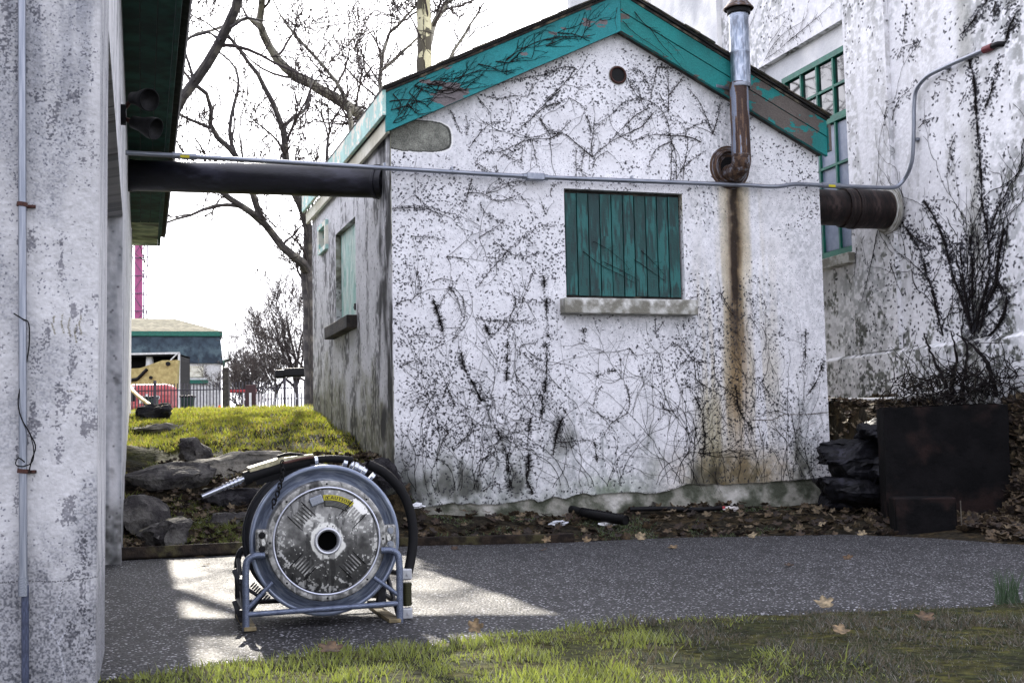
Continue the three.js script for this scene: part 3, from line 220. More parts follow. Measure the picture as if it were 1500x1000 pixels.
{ const P = pierSheet; for (let i = 0; i < 5200; i++) { const x = rr(-0.3, 0.01), y = rr(0, 2.6); if (fbm(x * 9, y * 6, 3, 331) > 0.42 + rr(-0.1, 0.2)) P.dab(x, y, rr(0.0015, 0.004), rr(0.0012, 0.002), rr(0, 3), [52, 54, 66], rr(0.3, 0.8)); }
  const scuff = [[-0.105, 0.88], [-0.085, 0.885], [-0.07, 0.875], [-0.055, 0.86], [-0.045, 0.88]]; for (const [x, y] of scuff) P.line([[x + 0.004, y + 0.02], [x, y], [x + 0.006, y - 0.025]], 0.0022, [96, 92, 74], 0.5, 0.001); P.line([[-0.07, 0.72], [-0.05, 0.723]], 0.002, [90, 88, 74], 0.5, 0.001);
  P.line([[-0.3, 0.276], [-0.16, 0.277], [-0.08, 0.273], [0.01, 0.28]], 0.0016, [50, 50, 54], 0.9, 0.001); P.line([[-0.075, 0.275], [-0.09, 0.2], [-0.105, 0.17], [-0.085, 0.13], [-0.07, 0.06], [-0.065, 0]], 0.0018, [190, 192, 200], 0.5, 0.0012); P.line([[-0.085, 0.13], [-0.07, 0.155]], 0.002, [190, 192, 200], 0.6, 0.001); P.line([[-0.072, 0.275], [-0.085, 0.215]], 0.0014, [40, 40, 44], 0.8, 0.001); }
const pierTex = pierSheet.tex();
const leftSheet = (() => { const P = new Paint(6.0, 2.9, 110, 0, -0.1).fill((x, y) => { let c = stuccoBase(x, y, 355, 208); const n = fbm(x * 5, y * 4, 4, 361), f = fbm(x * 40, y * 40, 3, 363), run = fbm(x * 12, y * 1.2, 4, 365); c = stain(c, [0.4, 0.4, 0.38], smooth((0.45 - y + (n - 0.5) * 0.7) / 0.35) * (0.3 + f) * 0.9); c = stain(c, [0.62, 0.64, 0.66], smooth((run - 0.48) * 5) * (0.3 + f) * 0.7); c = stain(c, [0.5, 0.5, 0.5], smooth((n - 0.6) * 8) * smooth((f - 0.4) * 4) * 0.7); return c; }); for (let i = 0; i < 2600; i++) P.dab(rr(0, 6), rr(0, 2.7), rr(0.005, 0.014), rr(0.004, 0.008), rr(0, 3), [60, 60, 64], rr(0.3, 0.9)); return P.tex(); })();

const M = {};
M.front = mat({ map: frontTex, bumpMap: bumpStucco, bumpScale: 0.004, roughness: 0.93 });
M.side = mat({ map: sideTex, bumpMap: bumpStucco, bumpScale: 0.004, roughness: 0.95 });
M.plinth = mat({ map: mottled([142, 141, 130], [70, 74, 60], 0.9, 2.0, [188, 186, 178], 16, 5), bumpMap: bumpStucco, bumpScale: 0.012 });
M.big = mat({ map: bigTex, bumpMap: bumpStucco, bumpScale: 0.006, roughness: 0.95 });
M.bigPlain = mat({ map: mottled([232, 232, 228], [206, 207, 208], 2.3, 1.3, [186, 188, 190], 8, 2), bumpMap: bumpStucco, bumpScale: 0.005 });
M.pier = mat({ map: pierTex, bumpMap: bumpFine, bumpScale: 0.0025, roughness: 0.95 });
M.left = mat({ map: leftSheet, bumpMap: bumpStucco, bumpScale: 0.003 });
M.cement = mat({ map: mottled([176, 176, 168], [120, 118, 106], 0.5, 1.8, [214, 214, 208], 14, 4), bumpMap: bumpFine, bumpScale: 0.003 });
// old paint: teal over grey wood, flaked in patches with hard outlines
function flaked(paint, wood, size, amount, seed, sx = 1, grain = 12) {
  const n = 512; return tileTex(n, size, (i, x, y) => { const a = NA[(y * n + Math.floor(x * sx) % n)], b = NB[y * n + Math.floor(x * sx) % n], c = NC[i], w = a * 0.6 + b * 0.4; const g = (hash2(x >> 1, y, seed) - 0.5) * grain * 2; const bare = w + (c - 0.5) * 0.9 > amount; const t = 0.86 + 0.3 * NA[(i + 7777 * seed) % (n * n)]; return (bare ? wood : paint).map((v) => v * t + g); });
}
M.fascia = mat({ map: flaked([18, 124, 126], [104, 98, 98], 1.3, 0.76, 3, 0.4), bumpMap: bumpFine, bumpScale: 0.002, roughness: 0.7 });
M.fasciaWorn = mat({ map: flaked([16, 116, 112], [86, 80, 74], 1.1, 0.64, 8, 0.35), bumpMap: bumpFine, bumpScale: 0.003, roughness: 0.75 });
M.fasciaLit = mat({ map: flaked([168, 206, 196], [222, 220, 204], 0.8, 0.54, 5), bumpMap: bumpFine, bumpScale: 0.002, roughness: 0.75 });  // side fascia: teal lightened, the bright side light is put into the colour
M.cream = mat({ map: mottled([226, 224, 206], [196, 192, 170], 0.8, 1.3, null, 10, 1) });
function boards(paint, worn, dark, seed) { // paint weathered along the grain
  const n = 512; return tileTex(n, 0.8, (i, x, y) => { const g = NA[((y >> 3) + seed * 37) % n * n + x], h = NB[((y >> 2) + seed * 91) % n * n + (x * 2 + seed * 50) % n], c = NC[(i + seed * 5501) % (n * n)], q = (hash2(x, y, seed) - 0.5) * 16; const w = smooth((g * 0.6 + h * 0.5 - 0.52 + (c - 0.5) * 0.7) * 5), d = smooth((0.44 - h + (c - 0.5) * 0.3) * 7) * 0.5; return paint.map((v, k) => mix(mix(v, worn[k], w), dark[k], d) + q * 0.6); });
}
M.planks = [0, 1, 2].map((k) => mat({ map: boards([[4, 60, 57], [6, 68, 65], [3, 52, 51]][k], [24, 94, 90], [4, 30, 30], 11 + k), bumpMap: bumpFine, bumpScale: 0.0018, roughness: 0.6 }));
M.planksLit = [0, 1].map((k) => mat({ map: boards([[150, 190, 178], [162, 200, 188]][k], [204, 218, 208], [104, 140, 128], 21 + k), bumpMap: bumpFine, bumpScale: 0.0018, roughness: 0.8 }));  // side shutter boards: teal paled, brightness of the sky painted in
M.darkWood = mat({ map: mottled([58, 52, 46], [30, 27, 25], 0.6, 1.6, [84, 78, 66], 9, 6), bumpMap: bumpFine, bumpScale: 0.003 });
M.roof = mat({ map: mottled([52, 50, 48], [30, 29, 30], 0.5, 1.6, null, 14, 2), bumpMap: bumpStucco, bumpScale: 0.006 });
M.roofEdge = mat({ map: mottled([72, 66, 58], [34, 32, 30], 0.4, 1.8, [128, 120, 100], 12, 3) });
M.soffit = mat({ dull: 0.5, map: mottled([16, 62, 54], [8, 40, 36], 0.7, 1.5, [30, 74, 62], 8, 4), roughness: 0.75 });
M.soffitLit = mat({ map: mottled([150, 160, 128], [112, 124, 100], 0.7, 1.5, [70, 74, 62], 10, 4) });  // far end of the green soffit, its sunlit look put into the colour
M.galv = mat({ map: mottled([150, 154, 162], [120, 126, 136], 0.25, 1.3, null, 6, 7), metalness: 0.75, roughness: 0.42 });
M.flue = mat({ map: mottled([176, 184, 196], [130, 140, 154], 0.2, 1.5, [110, 116, 126], 12, 7), metalness: 0.8, roughness: 0.38 });
M.flueStreak = (() => { const P = new Paint(0.45, 1.2, 420, 0, 0).fill((x, y) => { const a = fbm(x * 46, y * 2.4, 4, 811), b = fbm(x * 14, y * 5, 3, 815), c = fbm(x * 160, y * 160, 2, 817); const v = a * 0.7 + b * 0.45; const k = (c - 0.5) * 26; return v > 0.6 ? [58 + k, 40 + k, 32 + k] : v > 0.52 ? [96 + k, 74 + k, 56 + k] : [128 + k, 136 + k, 152 + k]; }); return mat({ map: P.tex(), metalness: 0.35, roughness: 0.55 }); })();
M.flueRust = mat({ map: mottled([92, 70, 52], [52, 36, 28], 0.3, 1.9, [126, 128, 136], 12, 9), metalness: 0.35, roughness: 0.65 });
M.blackPipe = mat({ dull: 0.7, map: mottled([22, 22, 30], [12, 12, 18], 0.5, 1.5, [46, 46, 56], 8, 1), roughness: 0.42, bumpMap: bumpFine, bumpScale: 0.001 });
M.brownPipe = mat({ dull: 0.5, map: mottled([38, 28, 25], [22, 17, 16], 0.5, 1.6, [62, 50, 46], 8, 2), roughness: 0.55, bumpMap: bumpFine, bumpScale: 0.001 });
M.greenPaint = mat({ map: mottled([10, 104, 84], [6, 84, 70], 0.4, 1.3, null, 6, 3), roughness: 0.5 });
M.rust = mat({ map: mottled([84, 46, 34], [46, 26, 22], 0.2, 1.7, null, 12, 5) });
M.yellow = mat({ color: '#c3b51e', roughness: 0.6 });
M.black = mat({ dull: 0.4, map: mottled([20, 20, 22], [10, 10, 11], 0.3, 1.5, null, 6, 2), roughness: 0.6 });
M.rubber = mat({ dull: 0.4, color: '#08080a', roughness: 0.7 });
M.plug = mat({ dull: 0.1, color: '#030303', roughness: 1 });
M.white = mat({ map: mottled([220, 220, 216], [196, 196, 192], 0.6, 1.3, null, 6, 1) });
M.red = mat({ color: '#9a2028', roughness: 0.5 });
M.redDull = mat({ map: mottled([118, 30, 40], [80, 22, 30], 0.06, 1.6, null, 10, 2), roughness: 0.6 });
M.vine = mat({ dull: 0.2, map: mottled([58, 50, 46], [30, 26, 26], 0.12, 1.8, null, 14, 3), roughness: 0.95 });
M.vineDark = mat({ dull: 0.2, map: mottled([38, 34, 33], [20, 18, 19], 0.12, 1.6, null, 10, 3), roughness: 0.95 });
M.barkDark = mat({ map: mottled([74, 70, 68], [46, 43, 44], 0.5, 1.6, [104, 100, 92], 12, 3), bumpMap: bumpFine, bumpScale: 0.006 });
M.twig = mat({ map: mottled([70, 62, 58], [44, 38, 38], 0.4, 1.6, null, 10, 3), roughness: 0.95 });
M.barkPlane = mat({ map: tileTex(512, 1.1, (i, x, y) => { const a = NA[i] * 0.7 + NB[i] * 0.3, b = NC[i]; const c = a + (b - 0.5) * 0.7 > 0.55 ? [74, 70, 58] : b > 0.58 ? [150, 146, 118] : [188, 184, 152]; const g = (hash2(x, y, 8) - 0.5) * 22; return c.map((v) => v + g); }), bumpMap: bumpFine, bumpScale: 0.004 });
M.limbPlane = mat({ map: tileTex(512, 0.8, (i, x, y) => { const a = NA[i] * 0.7 + NB[i] * 0.3; const c = a > 0.56 ? [66, 64, 60] : [132, 130, 120]; const g = (hash2(x, y, 8) - 0.5) * 22; return c.map((v) => v + g); }) });
M.rock = [0, 1, 2].map((k) => mat({ dull: 0.3, map: mottled([[92, 90, 86], [56, 55, 56], [128, 124, 114]][k], [[52, 50, 50], [27, 26, 29], [78, 76, 72]][k], 0.6, 1.7, [[128, 124, 104], [58, 60, 52], [168, 164, 150]][k], 16, 3 + k), bumpMap: bumpStucco, bumpScale: 0.02, roughness: 0.95 }));
M.wetStone = mat({ dull: 0.5, map: mottled([24, 24, 29], [11, 11, 14], 0.5, 1.7, [46, 46, 54], 12, 4), bumpMap: bumpStucco, bumpScale: 0.012, roughness: 0.6 });
M.blackConcrete = mat({ dull: 0.25, map: mottled([15, 14, 15], [8, 8, 9], 0.7, 1.8, [34, 25, 23], 10, 6), bumpMap: bumpStucco, bumpScale: 0.006, roughness: 0.85 });
M.timber = mat({ dull: 0.3, map: mottled([50, 42, 34], [26, 22, 19], 0.4, 1.7, [66, 62, 42], 12, 2), bumpMap: bumpFine, bumpScale: 0.004 });

// ---------------------------------------------------------------- ground and path
const dFar = (x) => pl(x, [[-6, 6.2], [-2.2, 7.0], [-0.635, 7.65], [0.3, 7.7], [1.45, 7.9], [2.0, 7.85], [2.4, 7.4], [2.67, 6.9], [3.3, 6.4], [6, 5.8]]) + (vn(x * 3, 1, 5) - 0.5) * 0.1;
const dNear = (x) => pl(x, [[-3, 2.4], [-1.06, 3.34], [-0.58, 3.67], [-0.24, 3.85], [0.54, 4.19], [1.13, 4.36], [1.75, 4.45], [3, 4.6], [6, 4.9]]) - 0.03 + (vn(x * 4, 9, 6) - 0.5) * 0.12;
const LAWN = [[7, 0], [7.6, 0.10], [8.0, 0.25], [8.3, 0.42], [8.7, 0.53], [9.5, 0.68], [11.3, 0.92], [14, 1.06], [18, 1.17], [25, 1.3], [45, 2.05], [80, 2.75], [150, 3.2], [900, 3.2]];
const yardSU = (x, d) => [(x - OX) * Math.cos(TH) + (d - OD) * Math.sin(TH), -(x - OX) * Math.sin(TH) + (d - OD) * Math.cos(TH)];
function hgt(x, d) {
  const dn = dNear(x), df = dFar(x), far = x > 6 || x < -6;
  const bump = (fbm(x * 2.1, d * 2.1, 3, 501) - 0.5) * (d > 8 && d < 13 ? 0.15 : 0.05);
  if (d < dn) return mix(-0.03, 0.012 + bump * 0.5, smooth((dn - d) / 0.1));
  if (d < df) return -0.03;
  const t = d - df, [s, u] = yardSU(x, d);
  const lawn = pl(d, LAWN) * smooth(t / 0.7) + bump;
  const base = pl(s, [[0, 0.17], [0.8, 0.11], [2, 0.12], [3.3, 0.13]]), tw = Math.max(0.3, OD + (x - OX) * Math.tan(TH) - df);
  const front = mix(-0.03, base, smooth(t / 0.08) * 0.14 + 0.86 * smooth(t / tw)) + bump * 0.4;
  let w = s < 0 ? Math.max(smooth(-s / 0.35), smooth((u + 0.4) / 0.4)) : smooth((0.2 - s) / 0.2) * smooth((u + 0.4) / 0.35) * (u < 0 ? 1 : 0);
  if (u > 4.5) w = 1;
  let h = mix(front, lawn, w);
  if (s > 3.0 && u < 4.5) { // bed behind the stacked stones, leaf slope on the right
    const bed = 0.82 + bump; h = mix(front, bed, smooth((s - 3.23) / 0.15) * smooth((u + 0.7) / 0.3));
  }
  if (x > 2.5 && d < 10) { const slope = clamp((d - df) * 0.42, 0, 0.8) * smooth((x - 2.95) / 0.35) + bump; h = Math.max(h, slope); }
  return h;
}
function axis(lo, hi, step, grow, end) { const a = []; for (let x = lo; x <= hi; x += step) a.push(x); let s = step, x = a[a.length - 1]; while (x < end[1]) { s *= grow; x += s; a.push(x); } s = step; x = lo; const b = []; while (x > end[0]) { s *= grow; x -= s; b.unshift(x); } return b.concat(a); }
const groundTex = tileTex(512, 0.8, (i, x, y) => { const a = NB[i], b = NA[(i + 4000) % 262144], g = (hash2(x, y, 3) - 0.5) * 46; const v = 60 + (a - 0.5) * 90 + g; return b > 0.56 ? [v * 1.05, v * 0.92, v * 0.72] : [v * 0.8, v * 0.74, v * 0.64]; });
{
  const xs = axis(-4, 4.4, 0.07, 1.22, [-700, 700]), ds = axis(2, 15, 0.075, 1.2, [-300, 900]);
  const p = [], c = [], uv = [], idx = [];
  for (const d of ds) for (const x of xs) {
    p.push(x, hgt(x, d), -d); uv.push(x, d);
    const [s, u] = yardSU(x, d), n = fbm(x * 1.7, d * 1.7, 3, 601);
    const green = d < dNear(x) ? 1 : (s < -0.1 && d > 8.4 ? smooth((d - 8.4) / 0.5) : u > 4.5 ? 1 : 0.12) * (0.55 + 0.7 * n);
    const g = clamp(green); c.push(mix(0.62, 0.62, g), mix(0.58, 0.78, g), mix(0.54, 0.3, g));
  }
  const nx = xs.length; for (let j = 0; j < ds.length - 1; j++) for (let i = 0; i < nx - 1; i++) { const a = j * nx + i; idx.push(a, a + 1, a + nx, a + 1, a + nx + 1, a + nx); }
  const g = new THREE.BufferGeometry(); g.setAttribute('position', new THREE.Float32BufferAttribute(p, 3)); g.setAttribute('uv', new THREE.Float32BufferAttribute(uv, 2)); g.setAttribute('color', new THREE.Float32BufferAttribute(c, 3)); g.setIndex(idx); g.computeVertexNormals();
  const m = mesh('ground', g, mat({ dull: 0.2, map: groundTex, vertexColors: true, bumpMap: bumpStucco, bumpScale: 0.02, roughness: 1 })); struct(m);
}
{
  const N = 1024, cell = 8, C = N / cell, F1 = new Float32Array(N * N), ID = new Float32Array(N * N); // pebbles packed at random
  for (let y = 0; y < N; y++) for (let x = 0; x < N; x++) { const cx = Math.floor(x / cell), cy = Math.floor(y / cell); let best = 99, id = 0; for (let j = -1; j <= 1; j++) for (let i = -1; i <= 1; i++) { const gx = (cx + i + C) % C, gy = (cy + j + C) % C, q = Math.hypot(x - (cx + i + hash2(gx, gy, 1)) * cell, y - (cy + j + hash2(gx, gy, 2)) * cell); if (q < best) { best = q; id = hash2(gx, gy, 11); } } F1[y * N + x] = best; ID[y * N + x] = id; }
  const asphalt = tileTex(N, 1.3, (i, x, y) => { const f = hash2(x, y, 9), n = NA[((y >> 1) * 512 + (x >> 1))], hh = ID[i]; let v = 22 + f * 20 + (n - 0.5) * 30; if (F1[i] < 1.6 + 2.2 * ((hh * 7.3) % 1)) v += hh > 0.86 ? 150 : hh > 0.6 ? 58 : hh > 0.3 ? 14 : -10; return [v, v, v * 1.02]; });
  const bump = tileTex(N, 1.3, (i) => grey(255 * clamp(0.9 - F1[i] / 6 * (0.6 + ID[i]))), false);
  const p = [], uv = [], idx = [], nx = 240, nd = 40;
  for (let j = 0; j <= nd; j++) for (let i = 0; i <= nx; i++) { const x = mix(-6, 6, i / nx), a = dNear(x) - 0.03 + (vn(x * 16, 3, 4) - 0.5) * 0.07, b = dFar(x) + 0.04, d = mix(a, b, j / nd); p.push(x, 0.004 * (fbm(x * 2, d * 2, 2, 77) - 0.5) * 2 - (j === 0 ? 0.012 : 0), -d); uv.push(x, d); }
  for (let j = 0; j < nd; j++) for (let i = 0; i < nx; i++) { const a = j * (nx + 1) + i; idx.push(a, a + 1, a + nx + 1, a + 1, a + nx + 2, a + nx + 1); }
  const g = new THREE.BufferGeometry(); g.setAttribute('position', new THREE.Float32BufferAttribute(p, 3)); g.setAttribute('uv', new THREE.Float32BufferAttribute(uv, 2)); g.setIndex(idx); g.computeVertexNormals();
  struct(mesh('asphalt_path', g, mat({ dull: 0.6, map: asphalt, bumpMap: bump, bumpScale: 0.006, roughness: 0.72 })));
}

// ---------------------------------------------------------------- building on the left: pier, opening, eave
function extrude(pts, holes, depth) { const sh = new THREE.Shape(pts.map(([x, y]) => new THREE.Vector2(x, y))); for (const h of holes || []) sh.holes.push(new THREE.Path(h.map(([x, y]) => new THREE.Vector2(x, y)))); return new THREE.ExtrudeGeometry(sh, { depth, bevelEnabled: false }); }
{
  const b = inLeft(thing('stucco_garage', 'white stucco building with a dark green eave soffit and an open bay beside the path', 'building'));
  // near pier with rounded front corner
  const pier = new THREE.Shape(); pier.moveTo(-0.85, 0.75); pier.lineTo(-0.85, 0); pier.lineTo(-0.012, 0); pier.quadraticCurveTo(0, 0, 0, 0.012); pier.lineTo(0, 0.75); pier.closePath();
  let g = new THREE.ExtrudeGeometry(pier, { depth: 2.85, bevelEnabled: false, curveSegments: 6 }); g.rotateX(-Math.PI / 2); g.translate(0, -0.1, 0); g = boxUV(g);
  mesh('pier', g, M.pier, b);
  // wall beyond the pier, with the bay opening: local z = -u
  const t = 0.3, long = (u0, u1, y0, y1, s0 = -t, s1 = 0) => { const g = new THREE.BoxGeometry(s1 - s0, y1 - y0, u1 - u0).translate((s0 + s1) / 2, (y0 + y1) / 2, -(u0 + u1) / 2), p = g.attributes.position, n = g.attributes.normal, uv = g.attributes.uv; for (let i = 0; i < p.count; i++) uv.setXY(i, -p.getZ(i) + p.getX(i), p.getY(i)); return g; };
  mesh('lintel_wall', long(0.752, 3.9, 1.86, 2.75), M.left, b);
  mesh('far_wall', long(3.9, 10.1, -0.1, 2.75), M.left, b);
  mesh('bay_back_wall', long(0.75, 3.9, -0.1, 1.86, -2.2, -2.0), M.left, b);
  mesh('bay_ceiling', box(1.72, 0.05, 3.146, -1.14, 1.885, -2.325), M.left, b);
  mesh('end_wall', box(3.4, 2.6, 0.3, -2.002, 1.2, -9.94), M.left, b);
  mesh('front_wall', box(2.6, 2.6, 0.3, -2.152, 1.2, -0.25), M.left, b);
  // eave
  const ev = 2.76, oh = 0.255;
  for (let k = 0; k < 3; k++) { const w = oh / 3; mesh('soffit_board', box(w - 0.004, 0.018, 8.9, w * (k + 0.5), ev + 0.009 + 0.0006 * k, -4.65, 0.002), M.soffit, b); }
  mesh('soffit_end', box(oh - 0.006, 0.018, 1.2, oh / 2, ev + 0.009, -9.705, 0.002), M.soffitLit, b);
  mesh('fascia', box(0.026, 0.15, 10.4, oh + 0.0135, ev + 0.055, -5.15, 0.003), M.soffit, b);
  mesh('fascia_end', box(oh, 0.15, 0.026, oh / 2, ev + 0.058, -10.336, 0.003), M.soffitLit, b);
  const rf = mesh('roof', box(4.2, 0.05, 10.8, 0, 0, 0), M.roof, b); rf.rotation.z = -0.30; rf.position.set(-1.67, ev + 0.15 + 0.58, -5.05);
  const drip = []; reseed(5); for (let k = 0; k < 46; k++) { const z = -k * 0.232 + 0.2; drip.push(box(0.06, 0.022, 0.225, oh + 0.035 + rr(-0.007, 0.007), ev + 0.13 + rr(-0.004, 0.004), z, 0, [0, rr(-0.05, 0.05), -0.3])); }
  for (const dg of drip) mesh('shingle', dg, M.roofEdge, b);
}

// ---------------------------------------------------------------- the shed
const shed = inYard(thing('stucco_shed', 'small white stucco gable shed with teal fascia and boarded window', 'shed'));
{
  const crack = D.crack.filter(([x]) => x > 0.02 && x < W - 0.02), low = 0.34;
  const rough = []; reseed(31); for (let i = 0; i < crack.length; i++) { rough.push(crack[i]); if (i < crack.length - 1) for (const q of [0.33, 0.66]) rough.push([mix(crack[i][0], crack[i + 1][0], q), mix(crack[i][1], crack[i + 1][1], q) + rr(-0.008, 0.008)]); }
  const out = [[0, crack[0][1] - 0.0], ...rough, [W, crack[crack.length - 1][1]], [W, EAVE + 0.1], [APEX_S, APEX + 0.12], [0, EAVE + 0.1]];
  const SX0 = 1.216, SX1 = 2.114, SY0 = 1.585, SY1 = 2.352;
  const hole = [[SX0, SY0], [SX0, SY1], [SX1, SY1], [SX1, SY0]];
  mesh('front_wall', extrude(out, [hole], 0.16).translate(0, 0, -0.16), M.front, shed);
  const pb = []; for (let i = 0; i <= 40; i++) { const x = W * i / 40; pb.push([x, 0.66]); } mesh('plinth', extrude([[0.008, -0.1], [W - 0.008, -0.1], [W - 0.008, 0.66], [0.008, 0.66]], null, 0.12).translate(0, 0, -0.138), M.plinth, shed);
  // shutter of upright boards, let into the opening
  const n = 10, bw = (SX1 - SX0 - 0.03) / n; reseed(8);
  const sh = mesh('shutter', box(SX1 - SX0 - 0.012, SY1 - SY0 - 0.012, 0.02, (SX0 + SX1) / 2, (SY0 + SY1) / 2, -0.062), M.darkWood, shed);
  for (let k = 0; k < n; k++) mesh('plank', box(bw - 0.007, SY1 - SY0 - 0.05 + rr(-0.006, 0.004), 0.02, SX0 + 0.015 + bw * (k + 0.5), (SY0 + SY1) / 2 + 0.002, -0.04 + rr(-0.002, 0.002), 0.002, [0, rr(-0.012, 0.012), rr(-0.002, 0.002)]), M.planks[k % 3], sh);
  mesh('window_sill', box(1.0, 0.105, 0.15, (SX0 + SX1) / 2 + 0.003, SY0 - 0.056, 0.015, 0.006), M.cement, shed);
  // clay vent in the gable
  const vent = mesh('vent_pipe', lathe([[0.05, -0.16], [0.05, 0.012], [0.056, 0.016], [0.064, 0.012], [0.064, -0.02]], 28).rotateX(Math.PI / 2).translate(1.643, 3.18, 0), M.rust, shed);
  mesh('mortar_ring', lathe([[0.061, 0.0], [0.064, 0.005], [0.069, 0.001], [0.069, -0.01]], 28).rotateX(Math.PI / 2).translate(1.643, 3.18, 0), M.cement, vent);
  mesh('vent_dark', new THREE.CircleGeometry(0.0505, 24).translate(1.643, 3.18, 0.004), M.black, vent);  // black disc laid over the wall stands for the dark inside the vent
  // side walls: shape drawn in (u, y), turned so that u runs back
  const win = [[1.255, 1.592], [1.255, 2.34], [2.1, 2.34], [2.1, 1.592]], sm = [[2.44, 2.28], [2.44, 2.53], [2.84, 2.53], [2.84, 2.28]];
  const sideGeo = extrude([[0.16, 0.0], [LEN, 0.0], [LEN, EAVE + 0.06], [0.16, EAVE + 0.06]], [win, sm], 0.16).rotateY(Math.PI / 2); // (u,y) -> z=-u
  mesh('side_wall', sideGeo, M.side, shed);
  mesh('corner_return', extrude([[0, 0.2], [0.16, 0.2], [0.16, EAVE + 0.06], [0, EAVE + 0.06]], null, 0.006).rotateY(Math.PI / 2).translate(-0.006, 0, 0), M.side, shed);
  mesh('side_wall', box(0.16, 2.7, LEN - 0.17, W - 0.08, 1.35, -(LEN + 0.16) / 2), M.front, shed);
  mesh('rear_wall', extrude([[0.161, 0], [W - 0.161, 0], [W - 0.161, EAVE + 0.1], [APEX_S, APEX + 0.1], [0.161, EAVE + 0.1]], null, 0.12).translate(0, 0, -LEN), M.side, shed);
  const sb = mesh('side_shutter', box(0.02, 0.73, 0.83, 0.075, 1.966, -1.678), M.darkWood, shed);
  for (let k = 0; k < 8; k++) mesh('plank', box(0.018, 0.735, 0.0965, 0.052, 1.966, -(1.262 + 0.104 * (k + 0.5)), 0.002), M.planksLit[k % 2], sb);
  mesh('latch', [box(0.012, 0.022, 0.2, 0.032, 1.675, -1.4, 0.003), box(0.03, 0.05, 0.03, 0.024, 1.668, -1.38, 0.004)], M.black, sb);
  mesh('side_sill', box(0.16, 0.1, 1.0, 0.0, 1.54, -1.72, 0.008), M.darkWood, shed);
  const sw = mesh('side_window', [box(0.05, 0.04, 0.4, -0.002, 2.51, -2.64), box(0.05, 0.04, 0.4, -0.002, 2.30, -2.64), box(0.05, 0.17, 0.05, -0.002, 2.405, -2.465), box(0.05, 0.17, 0.05, -0.002, 2.405, -2.815)], M.fasciaLit, shed);
  mesh('board', box(0.02, 0.18, 0.31, 0.05, 2.405, -2.64), M.planks[2], sw);
  // roof and fascia
  const hL = [[-0.05, 2.655], [APEX_S, 3.476]], hR = [[APEX_S, 3.476], [W + 0.03, 2.665]];
  const band = (a, b, h0, h1) => [[a[0], a[1] + h0], [b[0], b[1] + h0], [b[0], b[1] + h1], [a[0], a[1] + h1]];
  mesh('fascia_board', extrude(band(hL[0], [APEX_S - 0.001, hL[1][1]], 0, 0.262), null, 0.03).translate(0, 0, 0.055), M.fascia, shed);
  mesh('fascia_board', extrude(band([APEX_S + 0.001, hR[0][1]], hR[1], 0, 0.142), null, 0.03).translate(0, 0, 0.054), M.fasciaWorn, shed);
  mesh('fascia_board', extrude(band([APEX_S + 0.001, hR[0][1]], hR[1], 0.147, 0.262), null, 0.034).translate(0, 0, 0.055), M.fasciaWorn, shed);
  mesh('barge_trim', extrude(band(hL[0], [APEX_S - 0.001, hL[1][1]], 0.264, 0.28), null, 0.045).translate(0, 0, 0.052), M.roofEdge, shed);
  mesh('barge_trim', extrude(band([APEX_S + 0.001, hR[0][1]], hR[1], 0.264, 0.281), null, 0.045).translate(0, 0, 0.053), M.roofEdge, shed);
  mesh('soffit_strip', extrude(band([0.0, hL[0][1] + 0.03], [APEX_S, hL[1][1] + 0.006], 0, 0.2), null, 0.05).translate(0, 0, 0.003), M.darkWood, shed);
  mesh('soffit_strip', extrude(band([APEX_S + 0.002, hR[0][1] + 0.006], [W, hR[1][1] + 0.016], 0, 0.2), null, 0.05).translate(0, 0, 0.003), M.darkWood, shed);
  for (const [a, b, nm] of [[hL[0], hL[1], -1], [hR[0], hR[1], 1]]) {
    const ext = nm < 0 ? [[a[0] - 0.03, a[1] + 0.268], [APEX_S, b[1] + 0.283]] : [[APEX_S + 0.002, a[1] + 0.283], [b[0] + 0.012, b[1] + 0.277]];
    const slab = mesh('roof_slope', extrude(band(ext[0], ext[1], 0, 0.012), null, LEN + 0.36).translate(0, 0, -LEN - 0.24), M.roof, shed);
    reseed(nm + 50); for (let k = 0; k < 14; k++) { const t0 = k / 14, t1 = (k + 1) / 14, x0 = mix(ext[0][0], ext[1][0], t0), x1 = mix(ext[0][0], ext[1][0], t1), y0 = mix(ext[0][1], ext[1][1], t0), y1 = mix(ext[0][1], ext[1][1], t1), up = rr(0.0, 0.006); mesh('shingle', extrude([[x0, y0 + 0.013], [x1, y1 + 0.013], [x1, y1 + 0.02 + (nm < 0 ? 0 : up)], [x0, y0 + 0.02 + (nm < 0 ? up : 0)]], null, 0.3).translate(0, 0, -0.16 + rr(-0.012, 0.012)), M.roofEdge, slab); }
  }
  mesh('eave_fascia', box(0.025, 0.17, LEN + 0.2, -0.065, 2.845, -LEN / 2 + 0.005, 0.003), M.fasciaLit, shed);
  mesh('eave_board', box(0.025, 0.1, LEN + 0.13, -0.03, 2.705, -LEN / 2 - 0.02, 0.003), M.cream, shed);
  mesh('eave_fascia', box(0.025, 0.2, LEN + 0.2, W + 0.045, 2.8, -LEN / 2 + 0.005, 0.003), M.fasciaWorn, shed);
}

